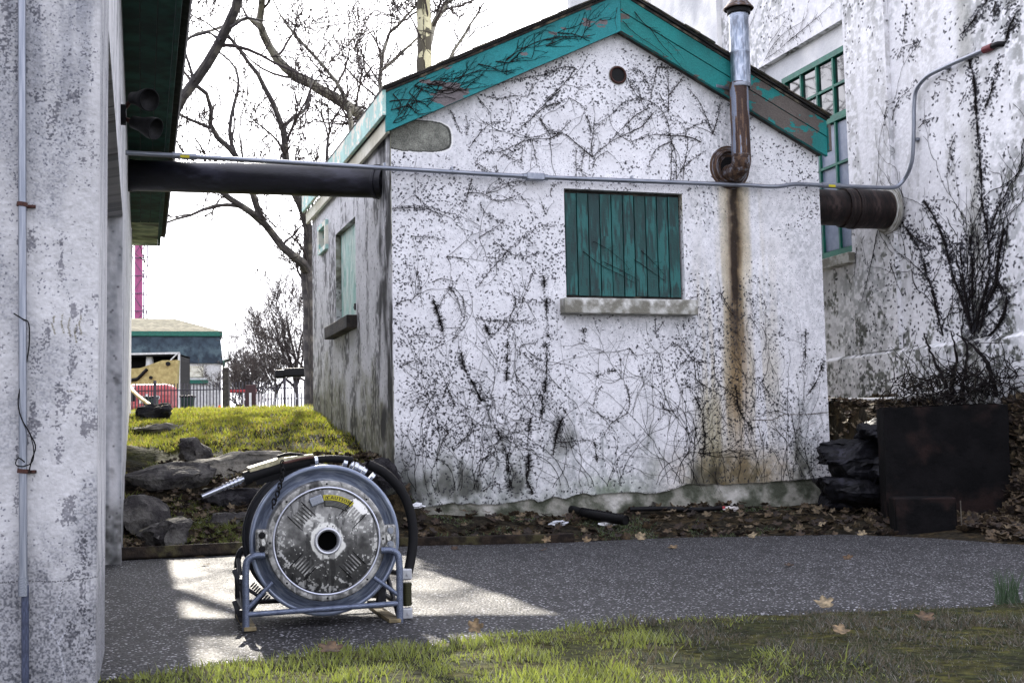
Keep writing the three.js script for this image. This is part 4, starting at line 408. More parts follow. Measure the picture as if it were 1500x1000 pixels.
// ---------------------------------------------------------------- the large building on the right
{
  const b = inYard(thing('stucco_hall', 'tall white stucco building with green paned window behind the shed', 'building'));
  const wall = (u0, u1, y0, y1, s0, s1) => { const g = new THREE.BoxGeometry(s1 - s0, y1 - y0, u1 - u0).translate((s0 + s1) / 2, (y0 + y1) / 2, -(u0 + u1) / 2), p = g.attributes.position, n = g.attributes.normal, uv = g.attributes.uv; for (let i = 0; i < p.count; i++) uv.setXY(i, -p.getZ(i) + (Math.abs(n.getZ(i)) > 0.5 ? p.getX(i) : 0), p.getY(i)); return g; };
  const R0 = 0.669, R1 = 2.123, HD = 4.034, far = 7.06, near = -2.55, top = 8.5;
  const G = (name, g, m = M.big) => mesh(name, g, m, b);
  // main face with the window recess left open
  G('wall', extrude([[near, 0.3], [3.6, 0.3], [3.6, 5.8], [near, 5.8]], [[[R0, 2.0], [R0, HD], [R1, HD], [R1, 2.0]]], 0.12).rotateY(Math.PI / 2).translate(RW, 0, 0));
  G('upper_wall', wall(near, 3.6, 5.8, top, RW, RW + 0.12), M.bigPlain);
  G('rear_part_wall', extrude([[3.6, 0.3], [far, 0.3], [far, top], [3.6, top]], [[[4.45, 3.6], [4.45, 6.9], [5.5, 6.9], [5.5, 3.6]]], 0.12).rotateY(Math.PI / 2).translate(RW + 0.001, 0, 0), M.bigPlain);
  G('rear_wall', box(5, top, 0.2, RW + 2.62, top / 2, -far + 0.101), M.bigPlain);
  G('near_wall', box(5, top, 0.2, RW + 2.62, top / 2, -near - 0.101), M.bigPlain);
  G('roof', box(5.3, 0.1, far - near + 0.3, RW + 2.55, top + 0.05, -(far + near) / 2), M.roof);
  G('inner_wall', box(0.1, top, far - near - 0.5, RW + 3.2, top / 2, -(far + near) / 2), M.bigPlain);
  G('pilaster', wall(0.1, R0 - 0.001, 1.262, top - 0.1, RW - 0.04, RW - 0.001));
  G('pilaster', wall(near, -0.8, 1.262, top - 0.1, RW - 0.022, RW - 0.001));
  G('pilaster', wall(2.82, 3.86, 1.262, top - 0.1, RW - 0.05, RW - 0.001), M.bigPlain);
  G('window_band', extrude([[R0, 2.0], [R1, 2.0], [R1, HD], [R0, HD]], [[[0.7, 2.12], [0.7, 3.85], [1.83, 3.85], [1.83, 2.12]]], 0.05).rotateY(Math.PI / 2).translate(RW + 0.06, 0, 0), M.bigPlain);
  G('window_sill', box(0.2, 0.085, 1.5, RW + 0.0, 2.04, -1.38, 0.006), M.cement);
  // base course with a sloped ledge
  { const g = extrude([[RW - 0.075, 0.3], [RW - 0.001, 0.3], [RW - 0.001, 1.262], [RW - 0.022, 1.262], [RW - 0.075, 1.232]], null, 6.2).translate(0, 0, -3.6), p = g.attributes.position, uv = g.attributes.uv; for (let i = 0; i < p.count; i++) uv.setXY(i, -p.getZ(i), p.getY(i)); G('base_course', g); }
  // window: frame, muntins and panes
  const sU0 = 0.7, sU1 = 1.83, sy0 = 2.12, sy1 = 3.85, mid = 3.28, fx = RW + 0.085;
  const wf = mesh('window_frame', [box(0.05, 0.05, sU1 - sU0, fx, sy1 - 0.025, -(sU0 + sU1) / 2), box(0.05, 0.05, sU1 - sU0, fx, sy0 + 0.025, -(sU0 + sU1) / 2), box(0.05, sy1 - sy0 - 0.1, 0.05, fx, (sy0 + sy1) / 2, -sU0 - 0.025), box(0.05, sy1 - sy0 - 0.1, 0.05, fx, (sy0 + sy1) / 2, -sU1 + 0.025), box(0.056, 0.06, sU1 - sU0 - 0.1, fx, mid, -(sU0 + sU1) / 2)], M.greenPaint, b);
  const glass = mat({ physical: true, color: '#0a0d12', roughness: 0.03, metalness: 0, ior: 2.2, specularIntensity: 1 });
  const frosted = mat({ map: mottled([128, 138, 156], [112, 122, 140], 0.3, 1.2, null, 6, 2), roughness: 0.3 });
  const cols = 4, cw = (sU1 - sU0 - 0.1) / cols;
  for (let c = 0; c < cols; c++) {
    const u0 = sU0 + 0.05 + c * cw;
    if (c) { mesh('muntin', box(0.03, sy1 - mid - 0.08, 0.022, fx - 0.004, (sy1 - 0.05 + mid + 0.03) / 2, -u0), M.greenPaint, wf); mesh('muntin', box(0.03, mid - sy0 - 0.08, 0.022, fx - 0.004, (mid - 0.03 + sy0 + 0.05) / 2, -u0), M.greenPaint, wf); }
    reseed(60 + c); for (let r = 0; r < 2; r++) { const h = (sy1 - 0.05 - mid - 0.03) / 2, y = mid + 0.03 + h * (r + 0.5); mesh('pane', box(0.006, h - 0.02, cw - 0.02, fx + 0.006, y, -(u0 + cw / 2), 0, [0, rr(-0.006, 0.006), rr(-0.008, 0.008)]), glass, wf); }
    for (let r = 0; r < 3; r++) { const h = (mid - 0.03 - sy0 - 0.05) / 3, y = sy0 + 0.05 + h * (r + 0.5); mesh('pane', box(0.006, h - 0.02, cw - 0.02, fx + 0.006, y, -(u0 + cw / 2)), frosted, wf); }
  }
  mesh('muntin', box(0.028, 0.022, sU1 - sU0 - 0.1, fx - 0.004, (sy1 - 0.05 + mid + 0.03) / 2, -(sU0 + sU1) / 2), M.greenPaint, wf);
  for (const k of [1, 2]) mesh('muntin', box(0.028, 0.022, sU1 - sU0 - 0.1, fx - 0.004, sy0 + 0.05 + (mid - 0.08 - sy0) / 3 * k, -(sU0 + sU1) / 2), M.greenPaint, wf);
  // second window, further back and higher
  const w2 = mesh('window_frame', [box(0.06, 0.06, 1.05, RW + 0.06, 6.87, -4.975), box(0.06, 3.24, 0.06, RW + 0.06, 5.22, -4.48), box(0.06, 3.24, 0.06, RW + 0.06, 5.22, -5.47), box(0.06, 0.06, 0.93, RW + 0.06, 3.63, -4.975)], M.greenPaint, b);
  for (let r = 0; r < 6; r++) for (let c = 0; c < 3; c++) mesh('pane', box(0.006, 0.5, 0.29, RW + 0.07, 3.93 + 0.53 * r, -(4.665 + 0.31 * c)), glass, w2);
  for (let r = 1; r < 6; r++) mesh('muntin', box(0.03, 0.03, 0.93, RW + 0.06, 3.665 + 0.53 * r, -4.975), M.greenPaint, w2);
  for (let c = 1; c < 3; c++) mesh('muntin', box(0.034, 3.18, 0.02, RW + 0.061, 5.25, -(4.51 + 0.31 * c)), M.greenPaint, w2);
}

// ---------------------------------------------------------------- pipes and fittings
function metric(g, a, b) { const uv = g.attributes.uv; for (let i = 0; i < uv.count; i++) uv.setXY(i, uv.getX(i) * a, uv.getY(i) * b); return g; }
{ // vertical conduit on the pier, with clamps and a loose wire
  const o = inLeft(thing('wall_conduit', 'thin pale metal conduit running up the speckled pier', 'conduit'));
  const x0 = -0.181, x1 = -0.158, z = 0.016, at = (y) => mix(x1, x0, y / 1.7);
  mesh('tube', rod(V(at(0.26), 0.26, z), V(at(2.58), 2.58, z), 0.0095, 14), M.galv, o);
  mesh('lower_tube', rod(V(at(-0.05) + 0.004, -0.05, z), V(at(0.27) + 0.004, 0.27, z), 0.0085, 14), mat({ map: mottled([70, 78, 100], [48, 54, 72], 0.2, 1.5, null, 8, 3), roughness: 0.6, metalness: 0.3 }), o);
  mesh('coupling', rod(V(at(0.255), 0.245, z), V(at(0.29), 0.29, z), 0.0115, 14), M.galv, o);
  for (const y of [1.166, 0.534]) mesh('clamp', [rod(V(at(y) - 0.001, y - 0.005, z), V(at(y), y + 0.005, z), 0.0125, 12), box(0.022, 0.008, 0.004, at(y) + 0.018, y - 0.002, 0.004, 0.001), rod(V(at(y) + 0.022, y - 0.002, 0.004), V(at(y) + 0.022, y - 0.002, 0.01), 0.004, 8)], M.rust, o);
  const wq = inLeft(mesh('loose_wire', [pipe([V(-0.19, 0.905, 0.012), V(-0.168, 0.89, 0.03), V(-0.158, 0.885, 0.02), V(-0.155, 0.83, 0.016), V(-0.166, 0.76, 0.02), V(-0.177, 0.70, 0.024), V(-0.17, 0.66, 0.03), V(-0.15, 0.62, 0.02), V(-0.138, 0.59, 0.018), V(-0.146, 0.56, 0.02), V(-0.152, 0.53, 0.02)], 0.0016, 70, 6), pipe([V(-0.15, 0.62, 0.018), V(-0.142, 0.585, 0.022), V(-0.145, 0.555, 0.02), V(-0.165, 0.545, 0.035), V(-0.18, 0.55, 0.03), V(-0.175, 0.565, 0.03), V(-0.16, 0.555, 0.033)], 0.0014, 40, 6)], M.rubber));
  tag(wq, 'thin black wire hanging loose beside the conduit on the pier', 'wire');
}
{ // twin floodlight under the left eave
  const o = inLeft(thing('floodlight', 'dark twin-headed floodlight on the wall under the green soffit', 'floodlight'));
  const z = -3.05; mesh('wall_plate', rod(V(0, 2.2, z), V(0.025, 2.2, z), 0.05, 18), M.black, o);
  for (const [y, dz, dir] of [[2.27, 0.05, V(0.55, -0.25, 0.8)], [2.16, 0.03, V(0.75, -0.35, 0.55)]]) {
    const a = V(0.02, mix(2.2, y, 0.5), z), b = V(0.055, y, z + dz), d = dir.normalize(), e = b.clone().addScaledVector(d, 0.13);
    const h = mesh('lamp_head', lathe([[0, 0], [0.03, 0.002], [0.034, 0.05], [0.052, 0.11], [0.054, 0.14], [0.049, 0.14], [0.045, 0.115], [0, 0.105]], 20).applyMatrix4(new THREE.Matrix4().compose(b, new THREE.Quaternion().setFromUnitVectors(V(0, 1, 0), d), V(1, 1, 1))), M.black, o);
    mesh('swivel_arm', [rod(a, b, 0.011, 8), new THREE.SphereGeometry(0.018, 10, 8).translate(b.x, b.y, b.z)], M.rust, h);
  }
}
{ // fat black pipe across the gap
  const a = leftPoint(-0.06, 2.625, 6.4), b = yardPoint(0.03, 2.41, 0.33), d = b.clone().sub(a);
  const o = thing('duct_pipe', 'fat black pipe spanning the gap between garage and shed', 'pipe'); o.position.copy(a); b.sub(a);
  const n = 0; mesh('pipe', rod(V(0, 0, 0), b, 0.112, 40), M.blackPipe, o);
  for (const t of [0.04, 0.965]) { const c = b.clone().multiplyScalar(t), e = b.clone().multiplyScalar(t + 0.014); mesh('band', rod(c, e, 0.119, 40), M.blackPipe, o); }
}
{ // dark pipe from the shed to the large building
  const o = inYard(thing('duct_elbow', 'short dark brown pipe stub with collars joining shed and tall building', 'pipe'));
  const y = 2.335, z = -0.16, seg = (x0, x1, r) => rod(V(x0, y, z), V(x1, y, z), r, 40);
  mesh('pipe', seg(W - 0.03, 3.72, 0.135), M.brownPipe, o); mesh('collar', seg(3.52, 3.60, 0.15), M.brownPipe, o);
  mesh('bell', rod(V(3.63, y, z), V(RW - 0.02, y, z), 0.152, 40, 0.146), M.brownPipe, o); mesh('rim', rod(V(3.60, y, z), V(3.635, y, z), 0.158, 40), M.brownPipe, o);
  mesh('seal_ring', lathe([[0.14, -0.02], [0.19, -0.015], [0.182, 0.01], [0.146, 0.016]], 30).rotateZ(Math.PI / 2).translate(RW - 0.045, y, z), M.cement, o);
}
{ // the long conduit
  const o = inYard(thing('long_conduit', 'long galvanised conduit crossing the shed front and bending up the hall wall', 'conduit'));
  const z = 0.052, r = 0.0155;
  mesh('tube', rod(V(-1.85, 2.437, z), V(0.93, 2.409, z), r, 14), M.galv, o);
  mesh('tube', rod(V(1.05, 2.409, z), V(2.5, 2.424, z), r, 14), M.galv, o);
  mesh('offset_tube', pipe([V(2.48, 2.424, z), V(2.62, 2.425, z), V(2.76, 2.42, z + 0.012), V(2.86, 2.424, z + 0.02), V(2.98, 2.446, z + 0.012), V(3.08, 2.452, z), V(3.2, 2.452, z)], r, 50, 12), M.galv, o);
  const xs = RW - 0.02 - 0.022, pt = (u, y) => V(xs, y, -u);
  mesh('bent_tube', pipe([V(3.2, 2.452, z), V(3.5, 2.455, z), V(3.75, 2.458, z), V(3.86, 2.468, z + 0.01), V(3.915, 2.52, z + 0.03), pt(-0.16, 2.62), pt(-0.21, 2.85), pt(-0.23, 3.05), pt(-0.26, 3.15), pt(-0.38, 3.215), pt(-0.62, 3.228), pt(-1.07, 3.222)], r, 140, 12), M.galv, o);
  mesh('red_coupling', rod(pt(-1.03, 3.222), pt(-1.12, 3.22), 0.024, 14), M.redDull, o);
  mesh('entry_elbow', [pipe([pt(-1.1, 3.22), pt(-1.17, 3.218), V(xs + 0.02, 3.212, 1.2), V(xs + 0.06, 3.205, 1.21)], 0.02, 16, 10)], M.black, o);
  mesh('junction_box', [box(0.13, 0.05, 0.05, 0.99, 2.409, z, 0.008), rod(V(0.9, 2.409, z), V(0.925, 2.409, z), 0.022, 12), rod(V(1.055, 2.409, z), V(1.08, 2.409, z), 0.022, 12)], M.galv, o);
  for (const [x, y] of [[0.41, 2.415], [1.72, 2.416], [-0.05, 2.419]]) mesh('strap', [rod(V(x - 0.008, y, z), V(x + 0.008, y, z), 0.0185, 12), box(0.014, 0.04, 0.03, x, y + 0.022, 0.02, 0.002)], M.galv, o);
  for (const [x, y] of [[-1.33, 2.432], [3.3, 2.453]]) { const c = mesh('coupling', [rod(V(x - 0.06, y, z), V(x + 0.06, y, z), 0.02, 14), rod(V(x - 0.075, y, z), V(x - 0.06, y, z), 0.022, 14), rod(V(x + 0.06, y, z), V(x + 0.075, y, z), 0.022, 14)], M.galv, o); mesh('sticker', box(0.055, 0.018, 0.003, x, y - 0.006, z + 0.0205, 0.001), M.yellow, c); }
  for (const [u, y] of [[-0.2, 2.8], [-0.6, 3.228]]) mesh('strap', [box(0.03, 0.02, 0.05, RW - 0.015, y, -u, 0.003)], M.galv, o);
}
{ // flue with cap
  const o = inYard(thing('flue_pipe', 'galvanised flue pipe with rusted lower section rising past the gable', 'flue'));
  const x = 2.515, z = 0.16, r = 0.07;
  mesh('upper_section', lathe([[r, 3.12], [r + 0.001, 3.36], [r + 0.004, 3.365], [r + 0.001, 3.37], [r, 3.62], [r + 0.005, 3.625], [r, 3.635], [r, 3.66]], 36).translate(x + 0.015, 0, z), M.flue, o);
  mesh('rusted_section', metric(lathe([[0.068, 2.585], [0.067, 3.14]], 36), 0.43, 0.56).translate(x - 0.004, 0, z), M.flueStreak, o);
  mesh('strap', [lathe([[0.073, 3.105], [0.076, 3.11], [0.076, 3.13], [0.073, 3.135]], 36).translate(x + 0.006, 0, z), box(0.16, 0.022, 0.006, x - 0.09, 3.118, z - 0.055, 0.002, [0, 0.3, 0])], M.galv, o);
  mesh('elbow', pipe([V(x - 0.004, 2.62, z), V(x - 0.004, 2.57, z - 0.002), V(x - 0.006, 2.525, z - 0.03), V(x - 0.012, 2.51, z - 0.085), V(x - 0.014, 2.515, -0.02)], 0.069, 24, 24), M.flueRust, o);
  mesh('wall_thimble', lathe([[0.072, 0.0], [0.09, 0.012], [0.105, 0.006], [0.11, 0.03], [0.125, 0.032], [0.13, 0.0], [0.145, 0.004], [0.16, -0.002]], 40).rotateX(Math.PI / 2).translate(x - 0.015, 2.56, 0.002), M.flueRust, o);
  mesh('wall_hole', lathe([[0.0, 0.003], [0.128, 0.004]], 30).rotateX(Math.PI / 2).translate(x - 0.015, 2.56, 0.001), M.black, o);
  const cap = mesh('cap', lathe([[0.105, 3.68], [0.11, 3.686], [0.06, 3.75], [0, 3.78]], 30).translate(x + 0.017, 0, z), M.flueRust, o);
  mesh('cap_band', lathe([[0.08, 3.645], [0.084, 3.65], [0.084, 3.68], [0.08, 3.685]], 30).translate(x + 0.017, 0, z), M.black, cap);
}

// ---------------------------------------------------------------- dried creeper stems
function vinePlant(name, label, lines, place, o) { // place(a, b, lift) -> point in the wall's frame
  const g = inYard(thing(name, label, 'vine', o.group)); reseed(o.seed);
  for (const l of lines) {
    const pts = smoothLine(l.map(([a, b]) => V(a, b, 0)), 0.025).map((p) => place(p.x + rr(-1, 1) * 0.0022, p.y + rr(-1, 1) * 0.0022, o.lift + rr(0, 0.004)));
    const acc = new Acc(), r0 = (o.r || 0.0028) * rr(0.55, 1.0), m = pts.length; acc.limb(pts, pts.map((_, k) => r0 * mix(1.15, 0.5, k / (m - 1)) * rr(0.85, 1.2)), 5);
    // side twigs
    const tw = o.twigs ?? 0.16; for (let k = 1; k < m - 1; k++) if (rnd() < tw) { const p = pts[k], t = pts[k + 1].clone().sub(pts[k - 1]).normalize(), sgn = rnd() < 0.5 ? -1 : 1, nrm = o.normal.clone().cross(t).multiplyScalar(sgn), L = rr(0.02, 0.09) * (o.twigLen || 1); const q = []; for (let e = 0; e < 4; e++) q.push(p.clone().addScaledVector(t, L * 0.25 * e * rr(0.4, 1)).addScaledVector(nrm, L * 0.22 * e * rr(0.5, 1.2))); acc.limb(q, [r0 * 0.6, r0 * 0.5, r0 * 0.4, r0 * 0.25], 4); }
    mesh('stem', acc.geo(), o.mat || M.vine, g);
  }
  for (const l of o.bristles || []) { // stem thick with stiff little rootlets
    const pts = smoothLine(l.map(([a, b]) => V(a, b, 0)), 0.012).map((p) => place(p.x + rr(-1, 1) * 0.003, p.y, o.lift)); const acc = new Acc(), m = pts.length, rb = o.rb || 0.006; const cl = (k) => smooth((vn(k * 0.22, o.seed + l[0][0] * 9, 33) - 0.22) * 2.4); acc.limb(pts, pts.map((_, k) => rb * rr(0.35, 0.9) * (0.3 + cl(k)) * mix(0.6, 1, Math.sin(k / (m - 1) * 3.0))), 5);
    for (const [k, p] of pts.entries()) for (let e = 0; e < (o.bn || 5) * 1.6; e++) if (rnd() < 0.1 + 0.75 * cl(k)) { const a = rr(0, 6.28), L = rr(0.008, 0.038) * (o.bl || 1) * (0.35 + cl(k) * 0.9), t = V(0, 1, 0).multiplyScalar(Math.sin(a) * 0.6).addScaledVector(V(0, 1, 0).cross(o.normal), Math.cos(a)); acc.limb([p.clone(), p.clone().addScaledVector(t, L * 0.5).addScaledVector(o.normal, 0.004), p.clone().addScaledVector(t, L).addScaledVector(V(0, 1, 0), rr(-0.006, 0.006))], [0.0018, 0.0012, 0.0006], 3); }
    mesh('rooted_stem', acc.geo(), M.vineDark, g);
  }
  return g;
}
const onFront = (a, b, l) => V(a, b, l), zN = V(0, 0, 1), onRight = (a, b, l) => V(RW - l, b, -a), xN = V(-1, 0, 0);
vinePlant('dried_vine', 'dried creeper arching over the gable beside the clay vent', D.gableArch, onFront, { seed: 1, lift: 0.006, normal: zN, r: 0.0034, twigs: 0.2 });
vinePlant('dried_vine', 'thin dried creeper twigs between the bare cement patch and the clay vent', D.gableTwigs, onFront, { seed: 2, lift: 0.006, normal: zN, r: 0.003, twigs: 0.2 });
vinePlant('dried_vine', 'tangle of dried creeper clinging to the brighter teal fascia', D.fasciaLeft, onFront, { seed: 3, lift: 0.09, normal: zN, r: 0.0034, twigs: 0.35 });
vinePlant('dried_vine', 'dried creeper stems across the flaking fascia beside the flue', D.fasciaRight, onFront, { seed: 4, lift: 0.094, normal: zN, r: 0.003, twigs: 0.3 });
vinePlant('dried_vine', 'scattered dried twigs on the shed wall below the conduit beside the shutter', D.midTwigs, onFront, { seed: 5, lift: 0.006, normal: zN, r: 0.0027, twigs: 0.16, bristles: D.midBristle });
vinePlant('dried_vine', 'dark bristly creeper stems low on the shed wall near its mossy corner', D.lowTwigs, onFront, { seed: 6, lift: 0.006, normal: zN, r: 0.0027, twigs: 0.16, bristles: D.lowBristle });
vinePlant('dried_vine', 'few dried twigs on the shed wall under the concrete window sill', D.sillTwigs, onFront, { seed: 7, lift: 0.006, normal: zN, r: 0.0026, twigs: 0.14, bristles: D.sillBristle, bn: 3, rb: 0.004 });
vinePlant('dried_vine', 'dried creeper remains at the foot of the rust stain', D.rightTwigs, onFront, { seed: 8, lift: 0.006, normal: zN, r: 0.0028, twigs: 0.2, bristles: D.rightBristle, bn: 3, rb: 0.005 });
vinePlant('dried_vine', 'dark twigs lying across the boards of the front shutter', D.shutterTwigs, onFront, { seed: 9, lift: -0.024, normal: zN, r: 0.0026, twigs: 0.25, mat: M.vineDark });
vinePlant('dried_vine', 'thick dark creeper stem on the hall wall just right of the brown pipe stub', D.rw1.slice(1), onRight, { seed: 11, lift: 0.006, normal: xN, r: 0.004, bristles: [D.rw1[0]], rb: 0.012, bn: 4, bl: 0.75 });
vinePlant('dried_vine', 'dark creeper with several rooted stems fanning up the hall wall under the conduit bend', D.rw2.slice(3), onRight, { seed: 12, lift: 0.006, normal: xN, r: 0.004, bristles: D.rw2.slice(0, 3), rb: 0.011, bn: 4, bl: 0.75 });
vinePlant('dried_vine', 'tallest thick creeper stem climbing the hall wall below the red coupling', [D.rw3[4]], onRight, { seed: 13, lift: 0.028, normal: xN, r: 0.004, bristles: D.rw3.slice(0, 4), rb: 0.013, bn: 4, bl: 0.75 });
vinePlant('dried_vine', 'thin creeper stems under the hall window and brown pipe', D.rw4, onRight, { seed: 14, lift: 0.046, normal: xN, r: 0.0035, twigs: 0.5, mat: M.vineDark });
vinePlant('dried_vine', 'short dark creeper stems on the hall wall around the red coupling', D.rw5.slice(3), onRight, { seed: 15, lift: 0.028, normal: xN, r: 0.004, twigs: 0.3, bristles: D.rw5.slice(0, 3), rb: 0.006, bn: 3 });
vinePlant('dried_vine', 'fine creeper twigs on the hall wall behind the vertical conduit', D.rw6, onRight, { seed: 16, lift: 0.006, normal: xN, r: 0.003, twigs: 0.3 });
vinePlant('dried_vine', 'wispy creeper stems on the hall wall above the green paned window', D.rw7, onRight, { seed: 17, lift: 0.008, normal: xN, r: 0.0032, twigs: 0.5, twigLen: 1.8 });
{ // fine runners: a web on the shed front, a fan on the hall wall
  const web = (label, seeds, place, N, ok, o) => { const g = inYard(thing('dried_vine', label, 'vine')), acc = new Acc(); reseed(o.seed);
    const grow = (x, y, a, L, r, lv) => { const n = Math.max(3, Math.round(L / 0.03)), pts = [], st = []; for (let k = 0; k <= n; k++) { if (!ok(x, y)) break; pts.push(place(x, y, o.lift + rr(0, 0.004))); st.push([x, y, a]); a += rr(-1, 1) * 0.32 + (o.up - a) * o.pull; x += Math.cos(a) * L / n; y += Math.sin(a) * L / n; } if (pts.length < 3) return; acc.limb(pts, pts.map((_, k) => r * mix(1, 0.45, k / pts.length) * rr(0.8, 1.2)), 3); if (lv) for (const [px, py, pa] of st.slice(1)) if (rnd() < o.branch) grow(px, py, pa + (rnd() < 0.5 ? -1 : 1) * rr(0.35, 1.1), L * rr(0.2, 0.5), r * 0.75, lv - 1); };
    for (let k = 0; k < N; k++) { const [x, y, a, L] = seeds(); grow(x, y, a, L, o.r * rr(0.7, 1.2), 2); } stuff(mesh('runners', acc.geo(), o.mat || M.vineDark, g)); };
  const all = [...D.gableArch, ...D.gableTwigs, ...D.midTwigs, ...D.lowTwigs, ...D.sillTwigs, ...D.rightTwigs], gable = (x, y) => y < 2.62 + 0.496 * Math.min(x, W - x) * 0.995, free = (x, y) => x > 0.03 && x < W - 0.04 && y > 0.22 && gable(x, y) && !(x > 1.15 && x < 2.19 && y > 1.45 && y < 2.38) && Math.hypot(x - 1.643, y - 3.18) > 0.085 && Math.hypot(x - 2.5, y - 2.56) > 0.17 && !(x < 0.42 && Math.abs(y - 2.66) < 0.12);
  web('fine web of dried creeper runners spread over the white shed front', () => { if (rnd() < 0.3) return [rr(0.1, W - 0.1), 0.3, rr(1.2, 1.95), rr(0.5, 1.3)]; const l = all[Math.floor(rnd() * all.length)], p = l[Math.floor(rnd() * l.length)]; return [p[0], p[1], rr(0, 6.28), rr(0.12, 0.5)]; }, onFront, 150, free, { seed: 801, lift: 0.003, up: 1.57, pull: 0.03, branch: 0.12, r: 0.0019 });
  web('dense web of dried creeper runners over the brighter teal gable board', () => { const l = D.fasciaLeft[Math.floor(rnd() * D.fasciaLeft.length)], p = l[Math.floor(rnd() * l.length)]; return [p[0], p[1], rr(-0.4, 1.4), rr(0.1, 0.4)]; }, (a, b, l) => V(a, b, 0.086 + l), 60, (x, y) => { const b = 2.655 + (x + 0.05) * 0.4852; return x > -0.03 && x < APEX_S - 0.03 && y > b + 0.015 && y < b + 0.25; }, { seed: 802, lift: 0.002, up: 0.45, pull: 0.08, branch: 0.16, r: 0.0022 });
  web('dark fan of bare creeper stems spreading up the hall wall from the root tangle', () => { const a = rr(0.9, 2.6); return [rr(-0.9, -0.3), rr(1.28, 1.45), a, rnd() < 0.25 ? rr(1.2, 2.2) : rr(0.3, 1.0)]; }, (a, b, l) => onRight(a, b, l + (a < -0.79 ? 0.022 : a > 0.09 ? 0.04 : 0)), 20, (x, y) => x > -2.4 && x < 0.6 && y > 1.27 && y < 5, { seed: 803, lift: 0.004, up: 1.65, pull: 0.04, branch: 0.1, r: 0.0036 });
}
{ // root tangle over the base course
  const g = inYard(thing('vine_root_tangle', 'dark tangle of bare creeper roots at the foot of the hall wall', 'vine')); reseed(99);
  const trunks = [[[-0.31, 1.34], [-0.4, 1.15], [-0.5, 1.0], [-0.56, 0.84]], [[-0.62, 1.33], [-0.66, 1.15], [-0.6, 0.95], [-0.62, 0.82]], [[-0.72, 1.34], [-0.78, 1.15], [-0.72, 0.95], [-0.7, 0.82]], [[-0.68, 1.3], [-0.85, 1.2], [-1.0, 1.05], [-1.05, 0.85]]];
  for (const l of trunks) { const acc = new Acc(), pts = smoothLine(l.map(([a, b]) => V(a, b, 0)), 0.03).map((p) => onRight(p.x, p.y, 0.1 + rr(0, 0.02))); acc.limb(pts, pts.map((_, k) => mix(0.004, 0.02, k / pts.length) * rr(0.8, 1.2)), 7); mesh('trunk', acc.geo(), M.vineDark, g); }
  const acc = new Acc(); for (let k = 0; k < 240; k++) { const a = rr(-1.3, -0.3) - 0.0, b = rr(0.82, 1.0), L = rr(0.15, 0.5), pts = []; let x = a, y = b, z = rr(0.1, 0.45), dx = rr(-1, 1), dy = rr(-0.1, 1), dz = rr(-0.5, 0.5); for (let e = 0; e < 8; e++) { pts.push(onRight(x, Math.max(0.8, y), z)); dx += rr(-0.6, 0.6); dy += rr(-0.8, 0.5); dz += rr(-0.5, 0.5); const n = Math.hypot(dx, dy, dz) || 1; x += dx / n * L / 8; y += dy / n * L / 8; z = clamp(z + dz / n * L / 8, 0.09, 0.6); } acc.limb(pts, pts.map((_, e) => mix(0.0045, 0.0015, e / 8)), 4); }
  stuff(mesh('rootlets', acc.geo(), M.vineDark, g));
}

// ---------------------------------------------------------------- things along the path
function rockGeo(w, h, d, seed, flat = 0.5) {
  let g = new THREE.BoxGeometry(1, 1, 1, 12, 8, 12); g.deleteAttribute('uv'); g.deleteAttribute('normal'); g = mergeVertices(g); const p = g.attributes.position; reseed(seed);
  const cuts = []; for (let k = 0; k < 12; k++) { const n = V(rr(-1, 1), rr(-0.7, 1), rr(-1, 1)).normalize(); cuts.push([n, rr(0.36, 0.56)]); }
  for (let i = 0; i < p.count; i++) { const q = V(p.getX(i), p.getY(i), p.getZ(i)); const s = q.clone().normalize().multiplyScalar(0.62); q.lerp(s, 0.22); for (const [n, c] of cuts) { const e = q.dot(n); if (e > c) q.addScaledVector(n, -(e - c) * 0.92); } const f = 1 + (fbm(q.x * 3 + seed, q.y * 3 + q.z * 2.3, 3, seed) - 0.5) * 0.34; q.multiplyScalar(f); const ly = q.y * 6.5 + q.x * 1.1 + vn(q.x * 3, q.z * 3, seed + 8), lay = 1 + (hash2(Math.floor(ly), seed, 4) - 0.5) * 0.13; q.x *= lay; q.z *= lay; q.x *= w; q.y *= h; q.z *= d; q.x += (vn(q.y * 30, q.z * 20, seed) - 0.5) * 0.02; q.y += (vn(q.x * 25, q.z * 25, seed + 3) - 0.5) * 0.02; p.setXYZ(i, q.x, q.y, q.z); }
  g = g.toNonIndexed(); g.computeVertexNormals(); return boxUV(g);
}
